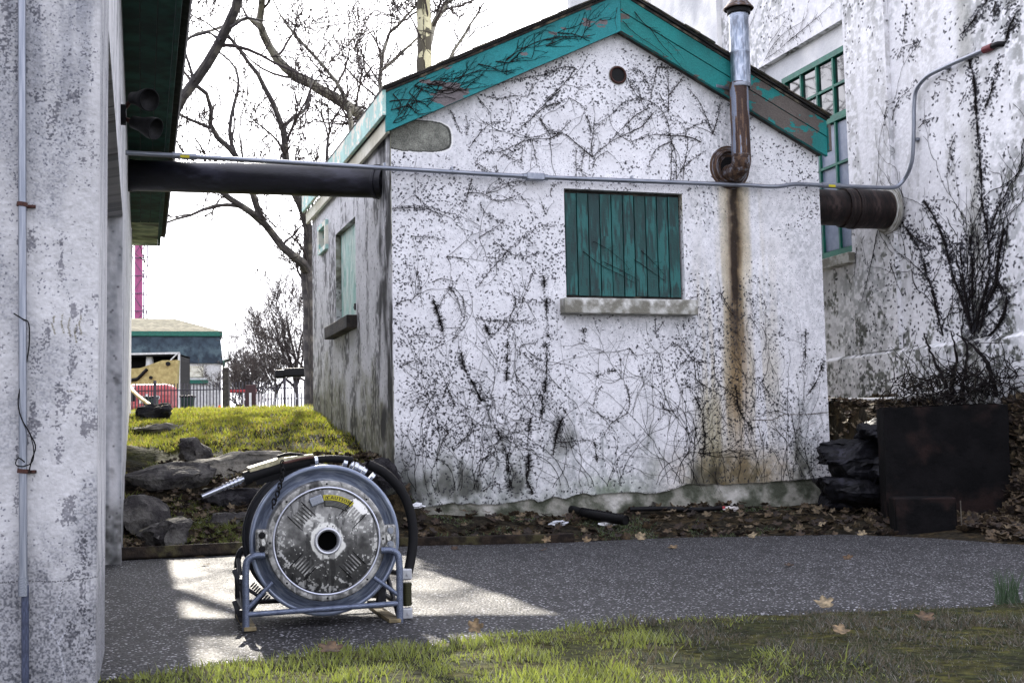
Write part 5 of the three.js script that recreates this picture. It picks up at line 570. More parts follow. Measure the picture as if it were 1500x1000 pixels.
const ROCKS = [ // x, centre height, depth, w, h, d, turn, tone, label
  [-3.13, 0.93, 11.0, 0.27, 0.15, 0.22, 0.2, 1, 'dark angular boulder on the lawn under the yellow rope end'],
  [-2.85, 0.78, 10.3, 0.42, 0.09, 0.26, 0.1, 2, 'flat pale stone slab set in the grass below the dark boulder'],
  [-2.2, 0.57, 8.8, 0.18, 0.21, 0.17, 0.4, 0, 'upright grey rock between the pale ledge stone and the garage'],
  [-1.80, 0.49, 8.55, 0.56, 0.16, 0.34, 0.1, 2, 'long pale flat-topped ledge stone behind the fuel nozzle'],
  [-2.24, 0.42, 8.25, 0.44, 0.17, 0.34, -0.1, 0, 'wide grey rock with pale streak in the bank by the garage'],
  [-2.27, 0.22, 7.75, 0.27, 0.2, 0.28, 0.5, 0, 'blocky grey rock against the garage wall'],
  [-2.03, 0.1, 7.5, 0.25, 0.2, 0.24, 0.9, 0, 'pointed rock with pale crest next to the moss patch'],
  [-1.72, 0.29, 8.1, 0.42, 0.13, 0.3, 0.0, 1, 'dark layered stone below the pale ledge stone'],
  [-1.66, 0.14, 7.85, 0.36, 0.12, 0.26, 0.1, 0, 'low stone half hidden behind the hose reel'],
  [-0.86, 0.41, 8.0, 0.29, 0.2, 0.22, 0.3, 1, 'black rock wedged at the shed corner above the hose'],
  [-1.3, 0.38, 8.25, 0.4, 0.16, 0.3, 0.2, 0, 'mossy stone in the bank behind the reel'],
];
for (const [i, [x, y, d, w, h, dd, t, tone, label]] of ROCKS.entries()) { const m = mesh('bank_rock', rockGeo(w * 1.12, h * 1.15, dd, 300 + i * 7), M.rock[tone]); m.position.set(x, y, -d); m.rotation.y = t; tag(m, label, 'rock', 'rocks in the bank'); }
const STONES = [[2.36, 0.22, 8.75, 0.52, 0.17, 0.3, 'lowest stone of the dry stack between shed and black block'], [2.38, 0.36, 8.83, 0.44, 0.13, 0.3, 'second stone up in the dry stack beside the black block'], [2.58, 0.37, 8.7, 0.3, 0.14, 0.26, 'short stone wedged against the side of the black block'], [2.40, 0.50, 8.88, 0.5, 0.15, 0.3, 'third stone up in the dry stack beside the black block'], [2.56, 0.63, 8.82, 0.3, 0.15, 0.26, 'top stone of the dry stack between shed and black block']];
for (const [i, [x, y, d, w, h, dd, label]] of STONES.entries()) { const m = mesh('stacked_stone', rockGeo(w * 1.1, h * 1.2, dd * 1.1, 700 + i * 11), M.wetStone); m.position.set(x, y, -d); m.rotation.y = 0.25; tag(m, label, 'stone', 'dry stacked stones'); }
{ const o = thing('concrete_block', 'large blackened concrete block with a low step in front of the hall wall', 'block'); o.position.set(2.76, 0, -8.22); o.rotation.y = -0.16; let g = new THREE.BoxGeometry(0.76, 0.86, 0.34, 10, 10, 5); const p = g.attributes.position; for (let i = 0; i < p.count; i++) { const x = p.getX(i), y = p.getY(i), z = p.getZ(i), k = (fbm(x * 7 + z * 5, y * 7, 3, 3) - 0.5) * 0.022; p.setXYZ(i, x + k, y + k, z + k); } g.computeVertexNormals(); g = boxUV(g).translate(0, 0.35, 0); mesh('block', g, M.blackConcrete, o); mesh('step', box(0.36, 0.3, 0.3, -0.2, 0.07, 0.38, 0.012), M.blackConcrete, o); mesh('stake', box(0.007, 0.22, 0.007, 0.0, 0.09, 0.54, 0.001), M.darkWood, o); }
{ const o = mesh('ground_pipe', [pipe([yardPoint(3.1, 0.9, 0.7), yardPoint(3.45, 0.885, 0.2), yardPoint(3.68, 0.875, -0.15), yardPoint(3.8, 0.9, -0.35), yardPoint(3.86, 0.915, -0.56)], 0.012, 40, 10), rod(yardPoint(3.40, 0.886, 0.27), yardPoint(3.43, 0.886, 0.23), 0.017, 10)], M.white); tag(o, 'thin white pipe lying along the base of the hall wall', 'pipe'); }
{ const G = (a, b, h, label) => { const m = mesh('timber_edging', between(V(...a), V(...b), boxUV(new RoundedBoxGeometry(0.07, V(...a).distanceTo(V(...b)), h, 2, 0.012))), M.timber); return tag(m, label, 'timber'); };
  G([-2.25, 0.02, -7.05], [-0.72, 0.02, -7.68], 0.11, 'dark timber edging the path below the mossy bank'); G([-0.7, 0.015, -7.70], [0.35, 0.015, -7.75], 0.11, 'dark timber edging the path in front of the shed'); }
{ const o = mesh('drain_pipe', [pipe([V(0.38, 0.15, -8.62), V(0.47, 0.13, -8.45), V(0.56, 0.115, -8.3), V(0.64, 0.105, -8.2), V(0.7, 0.1, -8.13)], 0.03, 60, 16), ...Array.from({ length: 16 }, (_, k) => { const t = k / 15, a = V(mix(0.44, 0.69, t), mix(0.137, 0.101, t), mix(-8.5, -8.15, t)), b = a.clone().add(V(0.006, -0.001, 0.009)); return rod(a, b, 0.034, 16); })], M.black); tag(o, 'short black corrugated drain pipe at the foot of the shed', 'drain pipe'); }
{ const o = mesh('drain_pipe', [pipe([V(0.78, 0.14, -8.72), V(1.0, 0.14, -8.72), V(1.25, 0.13, -8.7), V(1.4, 0.14, -8.66)], 0.016, 30, 12)], M.black); tag(o, 'thin black hose lying along the shed plinth', 'hose'); }
reseed(41);
for (const [x, d, label, c] of [[0.27, 8.2, 'crumpled clear plastic scrap at the foot of the shed', '#b9bcc0'], [0.6, 8.28, 'small white litter scrap beside the drain pipe', '#d8d8d6'], [1.47, 8.75, 'red and white litter scrap on the leaf litter by the shed', '#cfcac6'], [-0.62, 8.0, 'white litter tag beside the black rock', '#d6d8da']]) { const g = new THREE.IcosahedronGeometry(0.035, 2), p = g.attributes.position; for (let i = 0; i < p.count; i++) { const k = 0.55 + 0.9 * vn(p.getX(i) * 90 + x * 7, p.getY(i) * 90 + p.getZ(i) * 70, 4); p.setXYZ(i, p.getX(i) * k * 1.6, p.getY(i) * k * 0.5, p.getZ(i) * k); } g.computeVertexNormals(); const m = mesh('litter_scrap', boxUV(g.toNonIndexed()), mat({ color: c, roughness: 0.5 })); m.position.set(x, hgt(x, d) + (x < 0 ? 0.12 : 0.018), -d); tag(m, label, 'litter'); if (label.startsWith('red')) { m.scale.set(1.2, 1, 0.8); const r = mesh('red_print', box(0.03, 0.02, 0.025, -0.045, 0.008, 0.012, 0.006), M.red, m); } }
{ const o = thing('tree_stump', 'short rounded stump at the far corner of the shed', 'stump'); const x = -1.74, d = 11.62; o.position.set(x, hgt(x, d) - 0.03, -d); mesh('stump', rockGeo(0.17, 0.26, 0.17, 91).translate(0, 0.09, 0), M.rock[0], o); }

// ---------------------------------------------------------------- hose reel
{
  const o = thing('hose_reel', 'round galvanised fuel hose reel on a tubular frame standing on the path', 'hose reel'); o.position.set(-0.632, 0, -4.2); o.rotation.y = 0.28;
  const cy = 0.276, cx = 0.012; reseed(17);
  const blue = mat({ map: mottled([132, 142, 160], [100, 110, 130], 0.16, 1.6, [158, 166, 178], 10, 3), metalness: 0.4, roughness: 0.4 }), frameM = mat({ map: mottled([118, 128, 146], [76, 84, 102], 0.12, 1.6, null, 10, 5), metalness: 0.5, roughness: 0.45 }), darkFrame = mat({ map: mottled([40, 42, 48], [22, 23, 27], 0.2, 1.5, null, 8, 5), metalness: 0.3, roughness: 0.55 });
  const disc = (prof, n = 72) => lathe(prof, n).rotateX(Math.PI / 2);   // profile (radius, towards the viewer)
  const planar = (g, k) => { const p = g.attributes.position, uv = []; for (let i = 0; i < p.count; i++) uv.push(p.getX(i) * k + 0.5, p.getY(i) * k + 0.5); g.setAttribute('uv', new THREE.Float32BufferAttribute(uv, 2)); return g; };
  const ring = (r, t, z, n = 72) => new THREE.TorusGeometry(r, t, 10, n).translate(cx, cy, z);
  mesh('front_flange', [disc([[0.06, -0.075], [0.2, -0.07], [0.225, -0.055], [0.236, -0.04], [0.243, -0.034], [0.243, -0.046], [0.236, -0.052], [0.22, -0.075], [0.06, -0.085]]).translate(cx, cy, 0)], blue, o);
  mesh('flange_rim', ring(0.2395, 0.0085, -0.038), blue, o);
  mesh('rear_flange', [disc([[0.05, -0.30], [0.22, -0.305], [0.243, -0.32], [0.246, -0.325], [0.24, -0.332], [0.05, -0.315]]).translate(cx, cy, 0), ring(0.243, 0.008, -0.325)], darkFrame, o);
  mesh('drum', disc([[0.14, -0.075], [0.14, -0.31]]).translate(cx, cy, 0), blue, o);
  for (let k = 0; k < 6; k++) mesh('hose_wrap', ring(0.178 + 0.002 * (k % 2), 0.0175, -0.105 - 0.036 * k, 56), M.rubber, o);
  // motor cover: dirty dished plate
  const coverSheet = new Paint(0.42, 0.42, 1000, -0.21, -0.21).fill((x, y) => { const r = Math.hypot(x, y), n = fbm(x * 26, y * 26, 4, 901), f = fbm(x * 120, y * 120, 3, 905), q = fbm(x * 60, y * 14, 3, 907); let v = 128 + (n - 0.5) * 100 + (f - 0.5) * 50; v *= mix(0.5, 1, smooth((y + 0.08 + (n - 0.5) * 0.14) / 0.16)); if (r > 0.168) v = 150 + (f - 0.5) * 90 - 60 * smooth((n - 0.55) * 8); const hub = 0.062 + (n - 0.5) * 0.035; if (r < hub) v = mix(v, 214 + (f - 0.5) * 24, smooth((hub - r) * 160)); if (n * 0.6 + f * 0.5 > 0.70 && r < 0.168) v = 190; const bx = x - 0.1, by = y - 0.1; if (Math.hypot(bx, by) < 0.04 + (n - 0.5) * 0.05) v = 212; if (q > 0.66) v *= 0.7; return [v, v, v * 0.97]; });
  for (let k = 0; k < 200; k++) { const a = rr(0, 6.28), r = 0.17 * Math.sqrt(rnd()); coverSheet.dab(Math.cos(a) * r, Math.sin(a) * r, rr(0.001, 0.004), rr(0.001, 0.003), rr(0, 3), rnd() < 0.6 ? [206, 206, 200] : [40, 40, 40], 0.8); }
  coverSheet.line([[-0.155, -0.03], [-0.12, -0.075]], 0.003, [210, 210, 206], 0.8, 0.003); coverSheet.line([[-0.15, 0.02], [-0.16, -0.03]], 0.002, [205, 205, 200], 0.7, 0.002);
  const coverTex = coverSheet.tex(); coverTex.repeat.set(1, 1); coverTex.offset.set(0, 0);
  const coverM = mat({ map: coverTex, metalness: 0.35, roughness: 0.5 });
  const cover = mesh('motor_cover', planar(disc([[0.034, 0.024], [0.08, 0.022], [0.14, 0.014], [0.166, 0.006], [0.1685, -0.002], [0.1715, -0.002], [0.174, 0.006], [0.192, 0.006], [0.196, 0.002], [0.196, -0.07]], 90), 1 / 0.42).translate(cx, cy, 0), coverM, o);
  mesh('cover_bead', ring(0.1735, 0.0035, 0.006, 90), mat({ color: '#c4c8d4', metalness: 0.7, roughness: 0.3 }), cover);
  const hub = mesh('hub', disc([[0.031, 0.012], [0.034, 0.03], [0.039, 0.033], [0.043, 0.03], [0.045, 0.024]], 44).translate(cx, cy, 0), mat({ color: '#c2c4c8', metalness: 0.6, roughness: 0.32 }), o);
  mesh('hub_plug', disc([[0, 0.014], [0.026, 0.014], [0.032, 0.012]], 36).translate(cx, cy, 0), M.plug, hub);
  for (let k = 0; k < 8; k++) { const a = k / 8 * 6.283 + 0.39 + 1.18; mesh('bolt_hole', new THREE.CylinderGeometry(0.0035, 0.0035, 0.004, 10).rotateX(Math.PI / 2).translate(cx + Math.cos(a) * 0.185, cy + Math.sin(a) * 0.185, 0.006), M.rubber, cover); }
  for (const s of [-1, 1]) { const tab = mesh('mounting_ear', [new RoundedBoxGeometry(0.05, 0.085, 0.02, 3, 0.009).translate(cx + s * 0.205, cy + 0.003, -0.006)], coverM, o); for (const q of [-1, 1]) mesh('bolt', [new THREE.CylinderGeometry(0.008, 0.0085, 0.01, 6).rotateX(Math.PI / 2).translate(cx + s * 0.21, cy + 0.003 + q * 0.022, 0.008), new THREE.CylinderGeometry(0.011, 0.011, 0.003, 16).rotateX(Math.PI / 2).translate(cx + s * 0.21, cy + 0.003 + q * 0.022, 0.005)], s < 0 ? M.black : M.galv, tab); }
  for (const a0 of [0.785, 2.356, 3.927, 5.498]) { const r = a0 < 3 ? 0.116 : 0.108; for (let k = -3; k <= 3; k++) { const long = Math.abs(k) === 3, g = new RoundedBoxGeometry(long ? 0.072 : 0.046, long ? 0.0028 : 0.005, 0.007, 1, 0.0013); g.translate(0, k * 0.0105, 0); g.rotateZ(a0).translate(cx + Math.cos(a0) * r, cy + Math.sin(a0) * r, 0.0175); mesh(long ? 'louver_edge' : 'louver', boxUV(g.toNonIndexed()), Math.abs(k) === 3 ? M.black : mat0(coverM), cover); } }
  function mat0(m) { return m; }
  { // caution label: arc of yellow with lettering over a black strip
    const c = document.createElement('canvas'); c.width = 512; c.height = 256; const x = c.getContext('2d'); x.fillStyle = '#a9a01c'; x.fillRect(0, 0, 512, 118); x.fillStyle = '#15150f'; x.fillRect(0, 118, 512, 138); x.font = 'bold 96px sans-serif'; x.textAlign = 'center'; x.fillStyle = '#15150f'; x.fillText('CAUTION', 270, 94); x.strokeStyle = '#15150f'; x.lineWidth = 9; x.beginPath(); x.moveTo(24, 96); x.lineTo(48, 28); x.lineTo(72, 96); x.closePath(); x.stroke(); x.fillStyle = '#8a8a82'; for (let r = 0; r < 4; r++) x.fillRect(30, 140 + r * 28, 452 - (r % 2) * 60, 7);
    const t = new THREE.CanvasTexture(c); t.colorSpace = THREE.SRGBColorSpace; t.magFilter = THREE.LinearFilter;
    const g = new THREE.BufferGeometry(), p = [], n = [], uv = [], ix = []; for (let k = 0; k <= 20; k++) { const a = mix(1.66, 0.94, k / 20); for (const [j, r] of [[0, 0.112], [1, 0.15]]) { p.push(cx + Math.cos(a) * r, cy + Math.sin(a) * r, j ? 0.0145 : 0.0215); n.push(0, 0, 1); uv.push(k / 20, j); } if (k) { const b = k * 2; ix.push(b - 2, b, b - 1, b, b + 1, b - 1); } }
    g.setAttribute('position', new THREE.Float32BufferAttribute(p, 3)); g.setAttribute('normal', new THREE.Float32BufferAttribute(n, 3)); g.setAttribute('uv', new THREE.Float32BufferAttribute(uv, 2)); g.setIndex(ix); mesh('caution_label', g, mat({ map: t, roughness: 0.6 }), cover);
    const pl2 = mesh('plug_plate', new RoundedBoxGeometry(0.044, 0.03, 0.008, 2, 0.004).rotateZ(0.35).translate(cx - 0.036, cy + 0.132, 0.018), M.galv, cover); }
  // frame of bent tube
  const tubeR = 0.0115, leg = (s) => pipe([V(s * 0.25, 0.0, 0.008), V(s * 0.25, 0.09, 0.008), V(s * 0.25, 0.19, 0.008), V(s * 0.245, 0.222, 0.007), V(s * 0.225, 0.236, 0.006), V(s * 0.19, 0.237, 0.004)], tubeR, 40, 12);
  for (const s of [-1, 1]) mesh('front_leg', leg(s), frameM, o);
  mesh('cross_tube', rod(V(-0.245, 0.052, 0.008), V(0.245, 0.062, 0.008), 0.0092, 12), frameM, o);
  for (const s of [-1, 1]) mesh('brace', rod(V(s * 0.245, s < 0 ? 0.07 : 0.09, 0.008), V(s * 0.165, 0.15, 0.002), 0.0075, 10), frameM, o);
  for (const s of [-1, 1]) { mesh('rear_leg', pipe([V(s * 0.25, 0, -0.36), V(s * 0.25, 0.1, -0.36), V(s * 0.25, 0.2, -0.36), V(s * 0.235, 0.232, -0.355), V(s * 0.16, 0.24, -0.34)], 0.0115, 30, 10), darkFrame, o); mesh('base_rail', box(0.04, 0.012, 0.42, s * 0.25 + (s < 0 ? 0.012 : -0.02), 0.008, -0.18, 0.002), mat({ map: mottled([146, 132, 96], [98, 88, 64], 0.2, 1.4, null, 10, 3) }), o); mesh('side_rail', rod(V(s * 0.25, 0.06, 0), V(s * 0.25, 0.06, -0.36), 0.009, 10), darkFrame, o); mesh('side_brace', rod(V(s * 0.25, 0.02, -0.02), V(s * 0.25, 0.2, -0.34), 0.008, 10), darkFrame, o); mesh('side_rail', rod(V(s * 0.25, 0.16, 0), V(s * 0.25, 0.14, -0.36), 0.009, 10), darkFrame, o); }
  mesh('rear_tube', rod(V(-0.25, 0.05, -0.36), V(0.25, 0.05, -0.36), 0.009, 10), darkFrame, o);
  mesh('guide_bracket', [box(0.03, 0.1, 0.04, 0.21, 0.1, -0.12, 0.003), box(0.06, 0.012, 0.1, 0.2, 0.05, -0.12, 0.003)], darkFrame, o);
  for (const s of [0, 1]) mesh('latch_arm', [box(0.016, 0.075, 0.012, -0.272, 0.16 - s * 0.1, -0.03, 0.003, [0, 0, 0.35]), box(0.02, 0.02, 0.03, -0.262, 0.155 - s * 0.1, -0.03, 0.004), rod(V(-0.25, 0.135 - s * 0.1, -0.03), V(-0.2, 0.10, -0.02), 0.006, 8)], darkFrame, o);
  mesh('tension_spring', [...Array.from({ length: 9 }, (_, k) => new THREE.TorusGeometry(0.009, 0.0022, 6, 12).rotateY(1.57).rotateZ(-0.78).translate(-0.228 + k * 0.006, 0.145 - k * 0.006, 0.0))], darkFrame, o);
  // inlet swivel at the right side
  const sw = mesh('swivel_body', [rod(V(0.287, 0.045, -0.06), V(0.287, 0.122, -0.06), 0.0165, 18), rod(V(0.287, 0.05, -0.06), V(0.287, 0.056, -0.06), 0.0185, 18), rod(V(0.287, 0.112, -0.06), V(0.287, 0.118, -0.06), 0.0185, 18)], mat({ map: mottled([70, 70, 34], [28, 28, 20], 0.1, 1.6, null, 8, 3), metalness: 0.5, roughness: 0.4 }), o);
  for (const y of [0.15, 0.02]) mesh('swivel_flange', [new RoundedBoxGeometry(0.042, 0.038, 0.03, 2, 0.006).translate(0.283, y, -0.058), new THREE.CylinderGeometry(0.006, 0.006, 0.036, 8).rotateX(1.5708).translate(0.29, y, -0.056)], mat({ color: '#a8aaac', metalness: 0.4, roughness: 0.45 }), sw);
  // hose from the swivel over the reel to the nozzle
  mesh('hose', pipe([V(0.293, 0.155, -0.06), V(0.306, 0.2, -0.075), V(0.318, 0.27, -0.09), V(0.312, 0.35, -0.1), V(0.283, 0.425, -0.105), V(0.225, 0.49, -0.105), V(0.165, 0.522, -0.1)], 0.0165, 50, 14), M.rubber, o);
  mesh('hose', pipe([V(0.115, 0.535, -0.1), V(0.07, 0.541, -0.1), V(0.02, 0.542, -0.1), V(-0.03, 0.537, -0.1)], 0.0125, 24, 12), M.rubber, o);
  const chrome = mat({ color: '#b8bcc6', metalness: 0.85, roughness: 0.25 });
  const arcP = (a, r = 0.262) => V(cx + Math.cos(a) * r, cy + Math.sin(a) * r, -0.1);
  for (const [a, b, r] of [[0.98, 1.03, 0.017], [1.04, 1.1, 0.014], [1.11, 1.15, 0.0175], [1.17, 1.2, 0.015], [0.86, 0.9, 0.018], [1.25, 1.3, 0.015], [1.63, 1.67, 0.0145]]) mesh('coupling', rod(arcP(a), arcP(b), r, 14), chrome, o);
  // nozzle
  { const a = V(-0.035, 0.536, -0.09), b = V(-0.25, 0.484, -0.06), dir = b.clone().sub(a).normalize();
    const nz = mesh('nozzle_body', [pipe([a, V(-0.09, 0.524, -0.085), V(-0.16, 0.508, -0.075), b], 0.0175, 24, 14), bar(V(-0.07, 0.505, -0.085), V(-0.21, 0.472, -0.07), 0.02, 0.016), rod(V(-0.23, 0.489, -0.063), b, 0.022, 14)], M.rubber, o);
    mesh('lever_guard', [bar(V(-0.12, 0.545, -0.085), V(-0.235, 0.512, -0.068), 0.016, 0.03), bar(V(-0.02, 0.556, -0.09), V(-0.12, 0.545, -0.085), 0.008, 0.02)], mat({ map: mottled([190, 184, 150], [140, 134, 108], 0.1, 1.4, null, 8, 3), roughness: 0.6 }), nz);
    mesh('trigger', pipe([V(-0.05, 0.556, -0.088), V(-0.1, 0.562, -0.087), V(-0.14, 0.553, -0.083)], 0.005, 14, 8), M.black, nz);
    const t0 = b.clone(), at = (s) => t0.clone().addScaledVector(V(-0.925, -0.375, 0.06).normalize(), s); const sp = mesh('spout', rod(at(0), at(0.145), 0.0095, 16, 0.0082), chrome, nz);
    for (let k = 0; k < 5; k++) mesh('spout_ring', rod(at(0.014 + k * 0.013), at(0.021 + k * 0.013), 0.014 - k * 0.0006, 16), chrome, sp); mesh('spout_bore', rod(at(0.1445), at(0.1465), 0.0062, 12), M.rubber, sp); }
  for (let k = 0; k < 12; k++) { const y = 0.532 - k * 0.0125, x = -0.128 - 0.0006 * k * k * 0.5 + (k % 2) * 0.002; mesh('chain_link', new THREE.TorusGeometry(0.0085, 0.003, 6, 14).scale(0.72, 1.15, 1).rotateY(k % 2 ? 1.5 : 0.15).translate(x, y, -0.012 + (k < 2 ? -0.02 : 0)), M.black, o); }
  mesh('chain_top', pipe([V(-0.02, 0.549, -0.08), V(-0.06, 0.545, -0.06), V(-0.1, 0.536, -0.05), V(-0.127, 0.532, -0.03)], 0.005, 18, 6), M.rust, o);
}

// ---------------------------------------------------------------- bare trees
function branchOff(acc, balls, p, dir, len, r, level, o) {
  const n = level > 1 ? 7 : 5, pts = [p.clone()], rad = [r], d = dir.clone().normalize(), dirs = [d.clone()];
  for (let k = 1; k <= n; k++) { d.x += rr(-1, 1) * o.wander; d.y += rr(-1, 1) * o.wander + o.up; d.z += rr(-1, 1) * o.wander; d.normalize(); pts.push(pts[k - 1].clone().addScaledVector(d, len / n)); rad.push(Math.max(o.min, r * mix(1, 0.35, k / n))); dirs.push(d.clone()); }
  acc.limb(pts, rad, level > 1 ? 5 : 3);
  if (level <= 0) { if (rnd() < o.balls) balls.push(pts[n]); return; }
  const kids = Math.round(o.kids[level] * rr(0.75, 1.3));
  for (let c = 0; c < kids; c++) { const k = 1 + Math.floor(rnd() * n), q = V(rr(-1, 1), rr(-0.7, 1), rr(-1, 1)).normalize(), dd = dirs[k].clone().addScaledVector(q, rr(0.6, 1.25)).normalize(); branchOff(acc, balls, pts[k], dd, len * rr(0.42, 0.72), Math.max(o.min, rad[k] * 0.6), level - 1, o); }
  if (rnd() < 0.7) branchOff(acc, balls, pts[n], dirs[n], len * 0.55, rad[n], level - 1, o);
}
function ballGeo(list, r) { const acc = new Acc(); for (const p of list) { const s = r * rr(0.6, 1.3), v = [V(s, 0, 0), V(-s, 0, 0), V(0, s, 0), V(0, -s, 0), V(0, 0, s), V(0, 0, -s)].map((q) => q.add(p)); for (const [a, b, c] of [[0, 2, 4], [2, 1, 4], [1, 3, 4], [3, 0, 4], [2, 0, 5], [1, 2, 5], [3, 1, 5], [0, 3, 5]]) acc.tri(v[a], v[b], v[c]); } return acc.geo(); }
// sparse wood where the photograph shows a clear sunny patch on the path below
function overPatch(p) { const t = p.y / SUN.y, x = p.x - SUN.x * t, z = p.z - SUN.z * t; return x > -2.0 && x < 0.9 && z > -8 && z < -3.0; }
function tracedTree(label, limbs, seed, o) {
  const t = thing('plane_tree', label, 'tree'); reseed(seed); const trunk = new Acc(), tw = new Acc(), balls = [];
  for (const [kind, l, r0, r1] of limbs) {
    const pts = smoothLine(l.map((a) => V(...a)), 0.22).map((p, k) => p.add(V(rr(-1, 1), rr(-1, 1), rr(-1, 1)).multiplyScalar(k ? 0.012 : 0))), m = pts.length;
    const big = kind === 't' ? trunk : new Acc(); big.limb(pts, pts.map((_, k) => mix(r0, r1, k / (m - 1)) * rr(0.95, 1.06)), kind === 't' ? 12 : 8);
    if (kind === 'b') mesh('limb', big.geo(), o.limb, t);
    for (let k = kind === 't' ? Math.floor(m * 0.6) : 2; k < m; k++) if (rnd() < o.rate * (overPatch(pts[k]) ? 0.15 : 1)) { const tn = pts[Math.min(m - 1, k + 1)].clone().sub(pts[Math.max(0, k - 1)]).normalize(), dd = tn.clone().multiplyScalar(0.5).add(V(rr(-1, 1), rr(-0.4, 1), rr(-1, 1))).normalize(), r = mix(r0, r1, k / (m - 1)); branchOff(tw, balls, pts[k], dd, rr(0.7, 1.9) * o.len, Math.min(0.022, r * 0.45), rnd() < 0.45 ? 3 : 2, o); }
    if (kind === 'b') { const tn = pts[m - 1].clone().sub(pts[m - 2]).normalize(); for (let e = 0; e < (overPatch(pts[m - 1]) ? 1 : 3); e++) branchOff(tw, balls, pts[m - 1], tn.clone().add(V(rr(-1, 1), rr(-0.5, 0.9), rr(-1, 1)).multiplyScalar(0.7)), rr(0.8, 1.6) * o.len, r1 * 0.8, 3, o); }
  }
  if (trunk.p.length) mesh('trunk', trunk.geo(), o.trunk, t);
  const cr = mesh('crown', tw.geo(), M.twig, t); if (balls.length) stuff(mesh('seed_balls', ballGeo(balls, o.ball || 0.016), M.twig, cr));
  return t;
}
const TW = { wander: 0.28, up: 0.05, kids: [0, 3, 3, 4], min: 0.0066, balls: 0.2, rate: 0.42, len: 0.8 };
tracedTree('bare grey tree forking behind the far corner of the shed', D.T1, 201, { ...TW, rate: 0.6, len: 0.7, min: 0.0056, trunk: M.barkDark, limb: M.barkDark });
tracedTree('bare plane tree with mottled pale trunk behind the shed roof', D.T2, 202, { ...TW, rate: 2.4, len: 0.9, min: 0.0058, trunk: M.barkPlane, limb: M.limbPlane });
{ const t = tracedTree('bare tree limb leaning up beside the garage eave', D.T3, 203, { ...TW, rate: 0.7, len: 0.7, min: 0.0042, ball: 0.014, trunk: M.barkDark, limb: M.barkDark }); const acc = new Acc(), base = V(...D.T3[0][1][0]); const g0 = V(base.x - 0.5, hgt(base.x - 0.5, -base.z + 0.4) - 0.1, base.z - 0.4); acc.limb([g0, g0.clone().lerp(base, 0.5).add(V(-0.1, 0.1, 0)), base], [0.13, 0.1, 0.056], 12); mesh('trunk', acc.geo(), M.barkDark, t); }
function bareTree(label, x, d, h, seed, o = {}) {
  const t = thing('bare_tree', label, 'tree', 'bare trees beyond the fence'); reseed(seed); const y = hgt(x, d) - 0.1, tr = new Acc(), tw = new Acc(), balls = [], hb = h * (o.bole || 0.28); const r = h * 0.014;
  const pts = [V(x, y, -d), V(x + rr(-0.1, 0.1), y + hb * 0.5, -d), V(x + rr(-0.2, 0.2), y + hb, -d)]; tr.limb(pts, [r * 1.3, r, r * 0.9], 8); mesh('trunk', tr.geo(), M.barkDark, t);
  const q = { wander: 0.22, up: 0.05, kids: [0, 4, 4, 4, 4], min: 0.0062, balls: 0, ...o }; for (let k = 0; k < 6; k++) { const a = k / 6 * 6.28 + rr(-0.4, 0.4); branchOff(tw, balls, pts[2].clone().add(V(0, -hb * rr(0, 0.45), 0)), V(Math.cos(a) * 0.75, rr(0.45, 1.1), Math.sin(a) * 0.75), h * rr(0.3, 0.42), r * 0.6, 4, q); }
  mesh('crown', tw.geo(), M.twig, t); return t;
}
bareTree('tall bare tree beyond the fence just left of the striped column', -9.9, 58, 8.0, 301);
bareTree('wide bare tree behind the dark notice board', -12.1, 64, 6.2, 302);
bareTree('low bare tree beside the green edged building', -14.2, 67, 5.0, 303);
bareTree('bare tree partly hidden by the shed side wall', -8.8, 55, 7.2, 304);
bareTree('small bushy bare tree low behind the picket fence', -11.1, 54, 3.8, 305, { bole: 0.15 });
bareTree('bushy bare tree behind the dark fence post', -13.2, 62, 4.4, 306, { bole: 0.15 });

// ---------------------------------------------------------------- grass, leaves
function blade(w, h, bend) { const g = new THREE.BufferGeometry(), p = [-w, 0, 0, w, 0, 0, -w * 0.8, h * 0.5, bend * 0.3, w * 0.8, h * 0.5, bend * 0.3, 0, h, bend]; g.setAttribute('position', new THREE.Float32BufferAttribute(p, 3)); g.setIndex([0, 1, 2, 1, 3, 2, 2, 3, 4]); g.computeVertexNormals(); return g; }
const grassMat = mat({ physical: true, color: '#ffffff', roughness: 0.9, transmission: 0.5, thickness: 0, side: THREE.DoubleSide });
function turf(name, n, geo, pick, col, scale) {
  const m = new THREE.InstancedMesh(geo, grassMat, n), o = new THREE.Object3D(); let k = 0, tries = 0;
  while (k < n && tries < n * 12) { tries++; const s = pick(); if (!s) continue; const [x, d, lift] = s; o.position.set(x, hgt(x, d) + (lift || 0) - 0.006, -d); const q = scale(x, d), lean = name === 'verge_grass' ? mix(0.5, 1.25, smooth((x - 0.2) / 0.9)) : 0.55; o.rotation.set(rr(-1, 1) * lean, rr(0, 6.28), rr(-1, 1) * lean); o.scale.set(rr(0.7, 1.3), q, q); o.updateMatrix(); m.setMatrixAt(k, o.matrix); m.setColorAt(k, col(x, d)); k++; }
  m.count = k; m.name = name; stuff(m); shade(m); m.userData.label = ''; delete m.userData.label; scene.add(m); return m;
}
const C3 = (r, g, b) => new THREE.Color().setRGB(r, g, b);
const inShed = (x, d, e = 0.02) => { const [s, u] = yardSU(x, d); return s > -e && s < W + e && u > -e && u < LEN + e; };
reseed(400);
